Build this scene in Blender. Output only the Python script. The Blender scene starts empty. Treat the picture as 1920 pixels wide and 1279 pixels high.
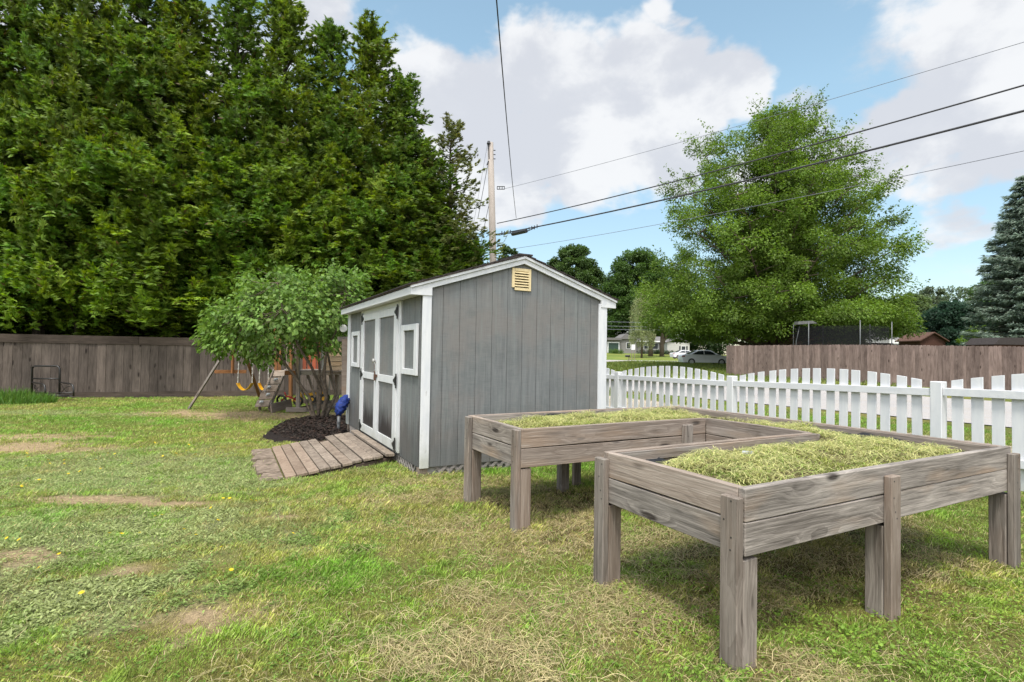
import bpy, bmesh, math, random
import numpy as np
from mathutils import Matrix, Vector
R = math.radians
random.seed(7); RNG = np.random.default_rng(11)
scene = bpy.context.scene
COL = scene.collection

# ------------------------------------------------------------------ camera
H = 1.3; F = 992.0; PITCH = 0.0226; ROLL = 0.0166
cp, sp, cr, sr = math.cos(PITCH), math.sin(PITCH), math.cos(ROLL), math.sin(ROLL)
fwd = Vector((0, cp, sp)); up0 = Vector((0, -sp, cp)); X0 = Vector((1, 0, 0))
rgt = cr * X0 + sr * up0; upv = cr * up0 - sr * X0
cam = bpy.data.cameras.new('camera'); camo = bpy.data.objects.new('camera', cam); COL.objects.link(camo)
cam.sensor_width = 36; cam.lens = 36 * F / 1920; cam.clip_start = .05; cam.clip_end = 3000
M = Matrix((rgt, upv, -fwd)).transposed().to_4x4(); M.translation = (0, 0, H); camo.matrix_world = M
scene.camera = camo

def ray(px, py):
    a, b = px - 960, py - 639.5
    u = (a * cr + b * sr) / F; v = (-a * sr + b * cr) / F
    return np.array([u, cp + v * sp, sp - v * cp])
def at(px, py, Y):                       # world point seen at a pixel at a given distance
    d = ray(px, py); p = d * (Y / d[1]); return Vector((p[0], p[1], p[2] + H))

# ------------------------------------------------------------------ world and sun
SUN_EL, SUN_AZ = R(67), R(195)           # azimuth clockwise from +Y
w = bpy.data.worlds.new('World'); scene.world = w; w.use_nodes = True
nt = w.node_tree; nt.nodes.clear()
def wn(t, **k):
    n = nt.nodes.new(t)
    for a, b in k.items(): setattr(n, a, b)
    return n
def wm(op, a, b=None, c=None):
    n = wn('ShaderNodeMath', operation=op)
    for i, v in enumerate((a, b, c)):
        if v is None: continue
        if isinstance(v, (int, float)): n.inputs[i].default_value = v
        else: nt.links.new(v, n.inputs[i])
    return n.outputs[0]
def wr(v, a, b, c=0., d=1.):
    n = wn('ShaderNodeMapRange', interpolation_type='SMOOTHSTEP'); nt.links.new(v, n.inputs[0])
    for i, x in enumerate((a, b, c, d)): n.inputs[i + 1].default_value = x
    return n.outputs[0]
sky = wn('ShaderNodeTexSky', sky_type='NISHITA'); sky.sun_disc = False
sky.sun_elevation = SUN_EL; sky.sun_rotation = SUN_AZ; sky.air_density = 1.0; sky.dust_density = .25; sky.ozone_density = .6
tc = wn('ShaderNodeTexCoord')
flat = wn('ShaderNodeMapping'); flat.inputs['Scale'].default_value = (1, 1, 1.55); nt.links.new(tc.outputs['Generated'], flat.inputs[0])
def wnoise(scale, detail=6, rough=.55, off=(0, 0, 0), dist=0):
    m = wn('ShaderNodeMapping'); m.inputs['Location'].default_value = off; nt.links.new(flat.outputs[0], m.inputs[0])
    n = wn('ShaderNodeTexNoise'); nt.links.new(m.outputs[0], n.inputs['Vector'])
    n.inputs['Scale'].default_value = scale; n.inputs['Detail'].default_value = detail
    n.inputs['Roughness'].default_value = rough; n.inputs['Distortion'].default_value = dist
    return n
n1 = wnoise(3.6, 5, .55, (3, 1, 2))
sub = wn('ShaderNodeVectorMath', operation='SUBTRACT'); nt.links.new(n1.outputs['Color'], sub.inputs[0]); sub.inputs[1].default_value = (.5, .5, .5)
scl = wn('ShaderNodeVectorMath', operation='SCALE'); nt.links.new(sub.outputs[0], scl.inputs[0]); scl.inputs['Scale'].default_value = .30
add = wn('ShaderNodeVectorMath', operation='ADD'); nt.links.new(flat.outputs[0], add.inputs[0]); nt.links.new(scl.outputs[0], add.inputs[1])
tot = None
for px, py, r, wt in ((840, 190, .19, 1), (1000, 165, .18, 1), (1150, 160, .17, 1), (1280, 190, .14, 1), (900, 290, .20, 1), (1060, 290, .20, 1), (1210, 280, .15, .9), (860, 400, .13, .8), (960, 375, .12, .8), (790, 300, .2, .9),
                      (1720, 240, .14, .95), (1850, 265, .16, 1), (1640, 300, .13, .8), (1500, 290, .17, .8), (1790, 320, .10, .8), (1400, 330, .12, .7), (1790, 410, .07, .6),
                      (1870, 50, .14, .9), (1930, 110, .11, .9), (690, 25, .10, .75), (620, 45, .10, .7), (1220, 40, .06, .6), (300, 200, .35, .8), (960, -700, .55, .8), (-300, 0, .4, .8), (2400, -100, .5, .9)):
    d = Vector(ray(px, py)).normalized(); d = Vector((d.x, d.y, d.z * 1.55))
    dn = wn('ShaderNodeVectorMath', operation='DISTANCE'); nt.links.new(add.outputs[0], dn.inputs[0]); dn.inputs[1].default_value = d
    b = wr(dn.outputs['Value'], r, r * .35, 0, wt)
    tot = b if tot is None else wm('MAXIMUM', tot, b)
sep = wn('ShaderNodeSeparateXYZ'); nt.links.new(tc.outputs['Generated'], sep.inputs[0])
tot = wm('MAXIMUM', tot, wr(sep.outputs['Y'], .1, -.4, 0, .75))       # broken cloud over the rest of the sky
fb = wnoise(7.0, 9, .58, (0, 4, 0), .3)
cov = wm('ADD', tot, wm('MULTIPLY', wm('SUBTRACT', fb.outputs['Fac'], .5), 1.55))
mask = wr(cov, .26, .72)
sh = wnoise(4.5, 7, .55, (7, 2, 5), .2)
shade = wm('ADD', wr(sh.outputs['Fac'], .40, .62), wm('MULTIPLY', wr(fb.outputs['Fac'], .35, .7), .35))
shade = wr(shade, .1, 1.1)
mixc = wn('ShaderNodeMixRGB'); nt.links.new(shade, mixc.inputs[0]); mixc.inputs[1].default_value = (.74, .76, .82, 1); mixc.inputs[2].default_value = (.98, .985, 1.0, 1)
sep0 = wn('ShaderNodeSeparateXYZ'); nt.links.new(tc.outputs['Generated'], sep0.inputs[0])
tint = wn('ShaderNodeMixRGB', blend_type='MULTIPLY'); tint.inputs[0].default_value = 1; nt.links.new(sky.outputs[0], tint.inputs[1]); _el = wn('ShaderNodeMapRange'); nt.links.new(sep0.outputs['Z'], _el.inputs[0]); _el.inputs[1].default_value = 0; _el.inputs[2].default_value = .42; _el.inputs[3].default_value = 0; _el.inputs[4].default_value = 1
_tc = wn('ShaderNodeMixRGB'); nt.links.new(_el.outputs[0], _tc.inputs[0]); _tc.inputs[1].default_value = (.60, .60, .62, 1); _tc.inputs[2].default_value = (1.32, 1.30, 1.02, 1); nt.links.new(_tc.outputs[0], tint.inputs[2])
bg1 = wn('ShaderNodeBackground'); nt.links.new(tint.outputs[0], bg1.inputs[0]); bg1.inputs[1].default_value = .135
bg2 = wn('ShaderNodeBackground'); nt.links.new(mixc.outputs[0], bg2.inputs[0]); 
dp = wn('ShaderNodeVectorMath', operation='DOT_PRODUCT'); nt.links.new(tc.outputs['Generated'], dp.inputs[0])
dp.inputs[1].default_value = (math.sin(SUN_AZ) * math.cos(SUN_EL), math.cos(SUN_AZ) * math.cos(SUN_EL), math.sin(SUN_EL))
sun_fill = wr(dp.outputs['Value'], .25, 1.0, .56, 2.5)      # cloud brightened round the sun, out of view, added as soft fill light
nt.links.new(sun_fill, bg2.inputs[1])
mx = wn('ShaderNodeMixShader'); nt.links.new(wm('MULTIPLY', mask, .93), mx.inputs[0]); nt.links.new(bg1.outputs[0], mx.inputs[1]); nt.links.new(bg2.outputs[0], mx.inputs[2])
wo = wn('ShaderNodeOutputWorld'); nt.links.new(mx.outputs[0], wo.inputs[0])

sun = bpy.data.lights.new('sun', 'SUN'); sun.energy = 2.5; sun.angle = R(12); sun.color = (1, .96, .88)
suno = bpy.data.objects.new('sun', sun); COL.objects.link(suno)
sd = Vector((math.sin(SUN_AZ) * math.cos(SUN_EL), math.cos(SUN_AZ) * math.cos(SUN_EL), math.sin(SUN_EL)))
suno.rotation_euler = sd.to_track_quat('Z', 'Y').to_euler()
scene.view_settings.view_transform = 'Standard'; scene.view_settings.look = 'None'
scene.view_settings.exposure = 0.80; scene.view_settings.gamma = 1; scene.view_settings.use_curve_mapping = False
scene.render.engine = 'CYCLES'
scene.cycles.max_bounces = 6; scene.cycles.transparent_max_bounces = 8

# ------------------------------------------------------------------ materials
class Mat:
    def __init__(s, name, rough=.8, spec=.3):
        s.m = bpy.data.materials.new(name); s.m.use_nodes = True; s.t = s.m.node_tree
        s.b = s.t.nodes['Principled BSDF']; s.b.inputs['Roughness'].default_value = rough
        s.b.inputs['Specular IOR Level'].default_value = spec
        s.tc = s.n('ShaderNodeTexCoord'); s.obj = s.tc.outputs['Object']
    def n(s, t, **k):
        n = s.t.nodes.new(t)
        for a, b in k.items(): setattr(n, a, b)
        return n
    def put(s, sock, v):
        if v is None: return
        if hasattr(v, 'links'): s.t.links.new(v, sock)
        else:
            if isinstance(v, (tuple, list)) and len(v) == 3 and sock.type == 'RGBA': v = (*v, 1)
            sock.default_value = v
    def map(s, vec=None, scale=(1, 1, 1), loc=(0, 0, 0), rot=(0, 0, 0)):
        n = s.n('ShaderNodeMapping'); s.put(n.inputs[0], vec or s.obj); n.inputs['Scale'].default_value = scale
        s.put(n.inputs['Location'], loc); n.inputs['Rotation'].default_value = rot; return n.outputs[0]
    def noise(s, vec=None, scale=5, detail=4, rough=.5, dist=0, color=False):
        n = s.n('ShaderNodeTexNoise'); s.put(n.inputs['Vector'], vec or s.obj); n.inputs['Scale'].default_value = scale
        n.inputs['Detail'].default_value = detail; n.inputs['Roughness'].default_value = rough; n.inputs['Distortion'].default_value = dist
        return n.outputs['Color' if color else 'Fac']
    def voro(s, vec=None, scale=5, out='Distance', feature='F1', rand=1):
        n = s.n('ShaderNodeTexVoronoi', feature=feature); s.put(n.inputs['Vector'], vec or s.obj); n.inputs['Scale'].default_value = scale
        n.inputs['Randomness'].default_value = rand; return n.outputs[out]
    def mr(s, v, a, b, c=0., d=1.):
        n = s.n('ShaderNodeMapRange'); s.put(n.inputs[0], v)
        for i, x in enumerate((a, b, c, d)): n.inputs[i + 1].default_value = x
        return n.outputs[0]
    def math(s, op, a, b=None):
        n = s.n('ShaderNodeMath', operation=op); s.put(n.inputs[0], a); s.put(n.inputs[1], b); return n.outputs[0]
    def mix(s, f, a, b, mode='MIX'):
        n = s.n('ShaderNodeMixRGB', blend_type=mode); s.put(n.inputs[0], f); s.put(n.inputs[1], a); s.put(n.inputs[2], b); return n.outputs[0]
    def attr(s, name='tone', out='Color'):
        n = s.n('ShaderNodeAttribute', attribute_name=name); return n.outputs[out]
    def rnd(s): return s.n('ShaderNodeObjectInfo').outputs['Random']
    def color(s, v): s.put(s.b.inputs['Base Color'], v); return s
    def bump(s, h, strength=.3, dist=.01):
        n = s.n('ShaderNodeBump'); s.put(n.inputs['Height'], h); n.inputs['Strength'].default_value = strength
        n.inputs['Distance'].default_value = dist; s.put(s.b.inputs['Normal'], n.outputs[0]); return s

def wood(name, c1, c2, axis='X', knots=.10, warm=None, dirt=None, tone=False, objrand=True, grain=1., rough=.85):
    m = Mat(name, rough, .2)
    if objrand:
        r = m.math('MULTIPLY', m.rnd(), 37.0); cmb = m.n('ShaderNodeCombineXYZ')
        for i in range(3): m.put(cmb.inputs[i], r)
        va = m.n('ShaderNodeVectorMath', operation='ADD'); m.put(va.inputs[0], m.obj); m.put(va.inputs[1], cmb.outputs[0]); base = va.outputs[0]
    else: base = m.obj
    if tone:                                    # every board of a joined mesh gets its own piece of wood
        va = m.n('ShaderNodeVectorMath', operation='ADD'); m.put(va.inputs[0], base)
        sc = m.n('ShaderNodeVectorMath', operation='SCALE'); m.put(sc.inputs[0], m.attr()); sc.inputs['Scale'].default_value = 23; m.put(va.inputs[1], sc.outputs[0]); base = va.outputs[0]
    k = {'X': (1, 7, 7), 'Z': (7, 7, 1), 'Y': (7, 1, 7)}[axis]
    ks = tuple(2.2 if v == 1 else 7. for v in k)
    # knots
    kn = m.voro(m.map(base, ks), 1, 'Distance'); kc = m.voro(m.map(base, ks), 1, 'Color')
    sepc = m.n('ShaderNodeSeparateColor'); m.put(sepc.inputs[0], kc)
    has = m.mr(sepc.outputs[0], .42, .46)
    near = m.math('MULTIPLY', m.mr(kn, .45, .05), has)
    warp = m.math('MULTIPLY', near, .35)
    cm = m.n('ShaderNodeCombineXYZ'); [m.put(cm.inputs[i], warp) for i in range(3)]
    vb = m.n('ShaderNodeVectorMath', operation='ADD'); m.put(vb.inputs[0], m.map(base, tuple(.9 if v == 1 else 9. for v in k))); m.put(vb.inputs[1], cm.outputs[0])
    g = m.noise(vb.outputs[0], 1.6 * grain, 7, .62, .9)
    fine = m.noise(m.map(base, tuple(4. if v == 1 else 95. for v in k)), 1, 3, .6)
    blot = m.noise(base, 2.3, 3, .5)
    wv = m.n('ShaderNodeTexWave', wave_type='RINGS', rings_direction=axis, wave_profile='SAW'); wv.inputs['Scale'].default_value = 14; wv.inputs['Distortion'].default_value = 5; wv.inputs['Detail'].default_value = 3; wv.inputs['Detail Scale'].default_value = 1.2
    rr_ = m.mr(m.rnd() if objrand else m.attr(out='Fac'), 0, 1, -.12, .12); cc = m.n('ShaderNodeCombineXYZ'); [m.put(cc.inputs[q], rr_) for q in range(3)]
    vv = m.n('ShaderNodeVectorMath', operation='ADD'); m.put(vv.inputs[0], m.map(m.obj, tuple(.22 if v == 1 else 1. for v in k))); m.put(vv.inputs[1], cc.outputs[0])
    vw = m.n('ShaderNodeVectorMath', operation='ADD'); m.put(vw.inputs[0], vv.outputs[0]); cm2 = m.n('ShaderNodeVectorMath', operation='SCALE'); m.put(cm2.inputs[0], cm.outputs[0]); cm2.inputs['Scale'].default_value = .12; m.put(vw.inputs[1], cm2.outputs[0]); m.put(wv.inputs['Vector'], vw.outputs[0])
    f = m.math('ADD', m.math('MULTIPLY', g, .62), m.math('ADD', m.math('MULTIPLY', fine, .25), m.math('ADD', m.math('MULTIPLY', blot, .25), m.math('MULTIPLY', wv.outputs['Fac'], .10))))
    f = m.mr(f, .46, .78)
    c = m.mix(f, c1, c2)
    if warm: c = m.mix(m.mr(m.noise(m.map(base, tuple(1. if v == 1 else 4. for v in k)), 1.3, 3), .52, .72, 0, .75), c, warm)
    if dirt: c = m.mix(m.mr(m.noise(base, 3.1, 5, .65), .55, .75, 0, .7), c, dirt)
    if objrand: c = m.mix(m.mr(m.math('FRACT', m.math('MULTIPLY', m.rnd(), 7.31)), .3, 1, 0, .5), c, tuple(a * b for a, b in zip([(p + q) / 2 for p, q in zip(c1, c2)], (1.22, 1.0, .84))))
    br = m.mr(m.rnd() if objrand else m.attr(out='Fac'), 0, 1, .82, 1.14)
    if tone: br = m.mr(m.attr(out='Fac'), 0, 1, .72, 1.2)
    hs = m.n('ShaderNodeHueSaturation'); m.put(hs.inputs['Value'], br); m.put(hs.inputs['Color'], c); c = hs.outputs[0]
    kd = m.math('MULTIPLY', m.mr(kn, knots * 1.25, knots * .7), has)
    c = m.mix(m.math('MULTIPLY', kd, .92), c, (c1[0] * .3, c1[1] * .26, c1[2] * .25))
    c = m.mix(m.math('MULTIPLY', m.mr(fine, .56, .70), .45), c, (c1[0] * .45, c1[1] * .43, c1[2] * .42)); c = m.mix(m.math('MULTIPLY', m.mr(fine, .44, .32), .35), c, (min(1, c2[0] * 1.45), min(1, c2[1] * 1.45), min(1, c2[2] * 1.45)))
    m.color(c); m.bump(m.math('ADD', fine, m.math('MULTIPLY', g, .8)), .8, .004)
    return m.m

def flatmat(name, c, rough=.6, spec=.4, var=.15, scale=8, metal=0, c2=None):
    m = Mat(name, rough, spec); c2 = c2 or tuple(x * (1 - var * 2) for x in c)
    m.color(m.mix(m.mr(m.noise(scale=scale, detail=5, rough=.6), .35, .65), c2, c)); m.b.inputs['Metallic'].default_value = metal
    return m.m

def white_paint(name, chip=.5, axis='Z', base=(.61, .61, .61), under=(.22, .19, .16), tint=(.52, .53, .55)):
    m = Mat(name, .45, .4)
    r = m.math('MULTIPLY', m.rnd(), 21.0); cmb = m.n('ShaderNodeCombineXYZ'); [m.put(cmb.inputs[i], r) for i in range(3)]
    va = m.n('ShaderNodeVectorMath', operation='ADD'); m.put(va.inputs[0], m.obj); m.put(va.inputs[1], cmb.outputs[0]); v = va.outputs[0]
    st = m.map(v, {'Z': (9, 9, 1.6), 'X': (1.6, 9, 9), 'Y': (9, 1.6, 9)}[axis])
    c = m.mix(m.mr(m.noise(st, 2, 5, .6), .35, .7), base, tint)
    c = m.mix(m.mr(m.noise(v, 6, 6, .7), .60, .72, 0, .35), c, (.45, .45, .42))
    zs = m.n('ShaderNodeSeparateXYZ'); m.put(zs.inputs[0], m.obj); gr_ = m.math('ADD', zs.outputs['Z'], m.math('MULTIPLY', m.noise(v, 5, 5, .7), -.5)); c = m.mix(m.mr(gr_, .10, -.12, 0, .55), c, (.30, .31, .24))
    chips = m.math('MULTIPLY', m.mr(m.noise(st, 4.5, 8, .75), .665 - .04 * chip, .685 - .04 * chip), m.mr(m.noise(v, 1.7, 2), .5, .6))
    c = m.mix(chips, c, under)
    m.color(c); m.bump(m.math('ADD', m.noise(m.map(v, (60, 60, 8)), 1, 3), chips), .15, .003)
    return m.m

def leafmat(name, trans=.35, rough=.55, spec=.25):
    m = Mat(name, rough, spec)
    c = m.attr('Col')
    m.color(c)
    tr = m.n('ShaderNodeBsdfTranslucent'); hs = m.n('ShaderNodeHueSaturation'); hs.inputs['Value'].default_value = 1.5; hs.inputs['Saturation'].default_value = 1.1
    m.put(hs.inputs['Color'], c); m.put(tr.inputs[0], hs.outputs[0])
    mxs = m.n('ShaderNodeMixShader'); mxs.inputs[0].default_value = trans
    m.t.links.new(m.b.outputs[0], mxs.inputs[1]); m.t.links.new(tr.outputs[0], mxs.inputs[2])
    m.t.links.new(mxs.outputs[0], m.t.nodes['Material Output'].inputs[0])
    return m.m

BED = wood('bed_timber', (.085, .073, .064), (.345, .305, .27), 'X', .13, warm=(.34, .24, .165))
POSTW = wood('bed_post_timber', (.10, .085, .072), (.26, .225, .195), 'Z', .10, warm=(.25, .17, .12))
FENCE_L = wood('old_fence_boards', (.052, .041, .034), (.155, .124, .104), 'Z', .16, tone=True, objrand=False)
FENCE_LR = wood('old_fence_rails', (.045, .034, .027), (.125, .095, .076), 'X', .12, tone=True, objrand=False)
FENCE_B = wood('brown_fence_boards', (.11, .075, .064), (.29, .212, .188), 'Z', .14, tone=True, objrand=False)
RAMPW = wood('ramp_timber', (.085, .065, .05), (.33, .27, .215), 'Y', .08, dirt=(.17, .13, .10))
DARKW = wood('wet_timber', (.03, .022, .017), (.09, .065, .05), 'X', .1)
ORANGEW = wood('stained_timber', (.16, .06, .022), (.33, .15, .06), 'Z', .1)
GREYW = wood('grey_timber', (.13, .11, .09), (.33, .28, .235), 'Z', .1)
TANW = wood('pale_siding', (.33, .24, .16), (.52, .40, .28), 'X', .05)
REDW = wood('red_timber', (.16, .045, .025), (.30, .10, .06), 'Z', .08)
POLEW = wood('pole_timber', (.17, .16, .15), (.32, .305, .285), 'Z', .05, grain=2)
WHITE = white_paint('white_trim_paint', 1.0)
WHITEF = white_paint('white_fence_paint', .3)
WHITEX = white_paint('white_board_paint', 1.1, 'Y')
WHITER = white_paint('white_rail_paint', .6, 'X')

def siding():
    m = Mat('grey_siding_paint', .75, .25)
    v = m.obj; st = m.map(v, (26, 26, 1.1))
    g = m.noise(st, 1, 6, .65, .5)
    big = m.noise(v, 1.6, 4, .55)
    fine = m.noise(m.map(v, (190, 190, 5)), 1, 3, .6); cross = m.noise(m.map(v, (6, 6, 160)), 1, 2, .6)
    c = m.mix(m.mr(g, .3, .7), (.098, .103, .103), (.172, .180, .178))
    c = m.mix(m.mr(big, .45, .60, 0, .85), c, (.158, .146, .136)); c = m.mix(m.mr(m.noise(m.map(v, (1, 1, 1), (4, 2, 7)), 3.3, 6, .7), .5, .68, 0, .6), c, (.098, .110, .108))
    c = m.mix(m.mr(m.noise(m.map(v, (14, 14, .8), (5, 3, 0)), 1, 5, .6), .55, .75, 0, .65), c, (.18, .20, .19))
    f2 = m.math('ADD', m.math('MULTIPLY', fine, .6), m.math('MULTIPLY', cross, .5))
    c = m.mix(m.mr(f2, .45, .75, 0, .42), c, (.235, .235, .23)); c = m.mix(m.mr(m.noise(m.map(v, (34, 34, .9), (1, 9, 3)), 1, 6, .7), .60, .72, 0, .5), c, (.26, .265, .26))
    # weathering: dark mould low down on the doors and wall, in streaks
    sx = m.n('ShaderNodeSeparateXYZ'); m.put(sx.inputs[0], v)
    low = m.math('ADD', sx.outputs['Z'], m.math('MULTIPLY', m.noise(m.map(v, (22, 22, 1.6)), 1, 5, .7), -1.15))
    st2 = m.math('MULTIPLY', m.mr(low, .06, -.20), m.attr('mould', 'Fac'))
    c = m.mix(m.math('MULTIPLY', st2, .95), c, (.022, .016, .015))
    m.color(c); m.bump(m.math('ADD', f2, g), .35, .003); return m.m
SIDING = siding()

def grassground():
    m = Mat('lawn_soil', .95, .1)
    c = m.attr('Col')
    n1 = m.noise(scale=9, detail=8, rough=.7); n2 = m.noise(scale=60, detail=6, rough=.75); n3 = m.noise(scale=.35, detail=5)
    hs = m.n('ShaderNodeHueSaturation'); m.put(hs.inputs['Color'], c)
    m.put(hs.inputs['Value'], m.math('MULTIPLY', m.mr(n2, .3, .72, .45, 1.5), m.math('MULTIPLY', m.mr(n1, .3, .7, .78, 1.2), m.mr(n3, .35, .65, .88, 1.12))))
    m.color(m.mix(m.mr(m.noise(scale=22, detail=6, rough=.7), .55, .7, 0, .35), hs.outputs[0], (.17, .15, .06)))
    m.bump(m.math('ADD', n1, n2), .9, .03); return m.m
GROUND = grassground()
LEAF = leafmat('leaf_tissue'); BLADE = leafmat('grass_tissue', .3, .5, .3)
BARK = flatmat('tree_bark', (.16, .125, .095), .95, .1, .3, 20)
BARKD = flatmat('dark_bark', (.085, .068, .052), .95, .1, .3, 20)
BLACKM = flatmat('black_metal', (.018, .016, .015), .4, .5)
HINGE = flatmat('black_iron', (.012, .012, .012), .45, .5)
RUST = flatmat('rusty_iron', (.12, .06, .04), .7, .4)
YELLOWP = flatmat('yellow_plastic', (.80, .42, .02), .4, .5, .05)
GREYP = flatmat('grey_plastic', (.11, .115, .12), .5, .4)
BLUEC = flatmat('blue_cloth', (.012, .035, .20), .7, .3, .3, 25)
CREAM = flatmat('cream_plastic', (.66, .53, .30), .5, .4, .06, 30)
DARK = flatmat('dark_cavity', (.01, .009, .008), .9, .1)
SHINGLE = flatmat('dark_shingles', (.07, .06, .058), .95, .1, .35, 40)
ROPE = flatmat('pale_rope', (.55, .53, .48), .7, .3)
LINER = flatmat('black_liner', (.008, .008, .009), .6, .4)
MULCH = flatmat('dark_mulch', (.030, .022, .019), .95, .15, .45, 45)
WIRE = flatmat('cable_sheath', (.045, .045, .05), .6, .3)
WIRET = flatmat('thin_cable', (.16, .17, .20), .6, .3)
GRAVEL = None
def gravel():
    m = Mat('pale_gravel', .95, .1)
    c = m.mix(m.mr(m.noise(scale=45, detail=6, rough=.8), .35, .65), (.24, .22, .21), (.42, .40, .385))
    c = m.mix(m.mr(m.noise(scale=1.2, detail=5), .45, .7, 0, .5), c, (.33, .29, .25)); m.color(c); m.bump(m.noise(scale=60, detail=4), .5, .02); return m.m
GRAVEL = gravel()

# ------------------------------------------------------------------ mesh helpers
class MB:
    def __init__(s): s.v = []; s.f = []; s.t = []; s.k = None
    def quadbox(s, pts, tone=None):            # 8 points: bottom 4 ccw, top 4
        b = len(s.v); s.v += [tuple(p) for p in pts]; t = random.random() if tone is None else tone
        for q in ((0, 3, 2, 1), (4, 5, 6, 7), (0, 1, 5, 4), (1, 2, 6, 5), (2, 3, 7, 6), (3, 0, 4, 7)):
            s.f.append(tuple(b + i for i in q)); s.t.append(t)
        return s
    def box(s, x0, x1, y0, y1, z0, z1, tone=None):
        return s.quadbox([(x0, y0, z0), (x1, y0, z0), (x1, y1, z0), (x0, y1, z0), (x0, y0, z1), (x1, y0, z1), (x1, y1, z1), (x0, y1, z1)], tone)
    def bar(s, a, b, wx, wy, up=(0, 0, 1), tone=None):   # rectangular bar between two points; wx sideways, wy along 'up'
        a = Vector(a); b = Vector(b); d = (b - a).normalized(); sx = d.cross(Vector(up))
        if sx.length < 1e-4: sx = d.cross(Vector((1, 0, 0)))
        sx.normalize(); uy = sx.cross(d).normalized(); o = []
        for p in (a, b):
            for i, j in ((-1, -1), (1, -1), (1, 1), (-1, 1)): o.append(p + sx * (i * wx / 2) + uy * (j * wy / 2))
        return s.quadbox(o, tone)
    def prism(s, poly, axis, a, b, tone=None):   # polygon in the plane across 'axis', from a to b
        n = len(poly); base = len(s.v); t = random.random() if tone is None else tone
        for c in (a, b):
            for p in poly:
                s.v.append({'x': (c, p[0], p[1]), 'y': (p[0], c, p[1]), 'z': (p[0], p[1], c)}[axis])
        s.f.append(tuple(base + i for i in range(n))); s.f.append(tuple(base + n + i for i in reversed(range(n)))); s.t += [t, t]
        for i in range(n):
            j = (i + 1) % n; s.f.append((base + j, base + i, base + n + i, base + n + j)); s.t.append(t)
        return s
    def tube(s, pts, rad, sides=8, cap=True, tone=0.5):
        pts = [Vector(p) for p in pts]; n = len(pts)
        rad = rad if isinstance(rad, (list, tuple)) else [rad] * n
        base = len(s.v); ref = Vector((0, 0, 1))
        for i, p in enumerate(pts):
            d = (pts[min(i + 1, n - 1)] - pts[max(i - 1, 0)]).normalized()
            if abs(d.dot(ref)) > .93: ref = Vector((1, 0, 0)) if abs(d.x) < .9 else Vector((0, 1, 0))
            a = d.cross(ref).normalized(); b = d.cross(a)
            for k in range(sides):
                t = 2 * math.pi * k / sides; s.v.append(tuple(p + (a * math.cos(t) + b * math.sin(t)) * rad[i]))
        for i in range(n - 1):
            for k in range(sides):
                k2 = (k + 1) % sides
                s.f.append((base + i * sides + k, base + i * sides + k2, base + (i + 1) * sides + k2, base + (i + 1) * sides + k)); s.t.append(tone)
        if cap:
            s.f.append(tuple(base + k for k in range(sides))); s.f.append(tuple(base + (n - 1) * sides + k for k in reversed(range(sides)))); s.t += [tone, tone]
        return s
    def build(s, name, mat, parent=None, loc=None, mw=None, smooth=False, bevel=0, tone=True, mould=None):
        me = bpy.data.meshes.new(name); me.from_pydata([tuple(map(float, v)) for v in s.v], [], s.f)
        if tone:
            a = me.attributes.new('tone', 'FLOAT', 'FACE'); a.data.foreach_set('value', s.t)
        if mould is not None:
            a = me.attributes.new('mould', 'FLOAT', 'FACE'); a.data.foreach_set('value', [mould] * len(s.f))
        bm = bmesh.new(); bm.from_mesh(me); bmesh.ops.recalc_face_normals(bm, faces=bm.faces)
        if bevel:
            bmesh.ops.bevel(bm, geom=list(bm.edges), offset=bevel, segments=1, affect='EDGES', clamp_overlap=True)
        bm.to_mesh(me); bm.free()
        if smooth: me.polygons.foreach_set('use_smooth', [True] * len(me.polygons))
        me.materials.append(mat); o = bpy.data.objects.new(name, me); COL.objects.link(o)
        if parent: o.parent = parent
        if loc: o.location = loc
        if mw is not None: o.matrix_local = mw
        return o

def tag(o, label, cat=None, group=None, kind=None):
    if label: o['label'] = label
    if cat: o['category'] = cat
    if group: o['group'] = group
    if kind: o['kind'] = kind
    return o
def empty(name, loc, rz=0, label=None, cat=None, group=None):
    o = bpy.data.objects.new(name, None); COL.objects.link(o); o.location = loc; o.rotation_euler = (0, 0, rz)
    o.empty_display_size = .2; return tag(o, label, cat, group)
MWS = {}
def plank(name, mat, a, b, wd, th, parent, up=(0, 0, 1), bevel=.004, bow=0):
    """board from a to b (its own local X runs along it): wd along up, th sideways"""
    a = Vector(a); b = Vector(b); L = (b - a).length; X = (b - a).normalized(); Y = Vector(up).cross(X).normalized(); Z = X.cross(Y)
    n = 6 if bow else 1; m = MB(); base = 0
    for i in range(n + 1):
        x = L * i / n; dz = bow * math.sin(math.pi * i / n)
        for y, z in ((-th / 2, -wd / 2), (th / 2, -wd / 2), (th / 2, wd / 2), (-th / 2, wd / 2)): m.v.append((x, y, z + dz))
    for i in range(n):
        for k in range(4):
            k2 = (k + 1) % 4; m.f.append((i * 4 + k, i * 4 + k2, i * 4 + 4 + k2, i * 4 + 4 + k))
    m.f += [(0, 1, 2, 3), (n * 4 + 3, n * 4 + 2, n * 4 + 1, n * 4)]; m.t = [.5] * len(m.f)
    mw = Matrix((X, Y, Z)).transposed().to_4x4(); mw.translation = a
    o = m.build(name, mat, parent, mw=mw, bevel=bevel); MWS[o.name] = mw; return o

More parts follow.
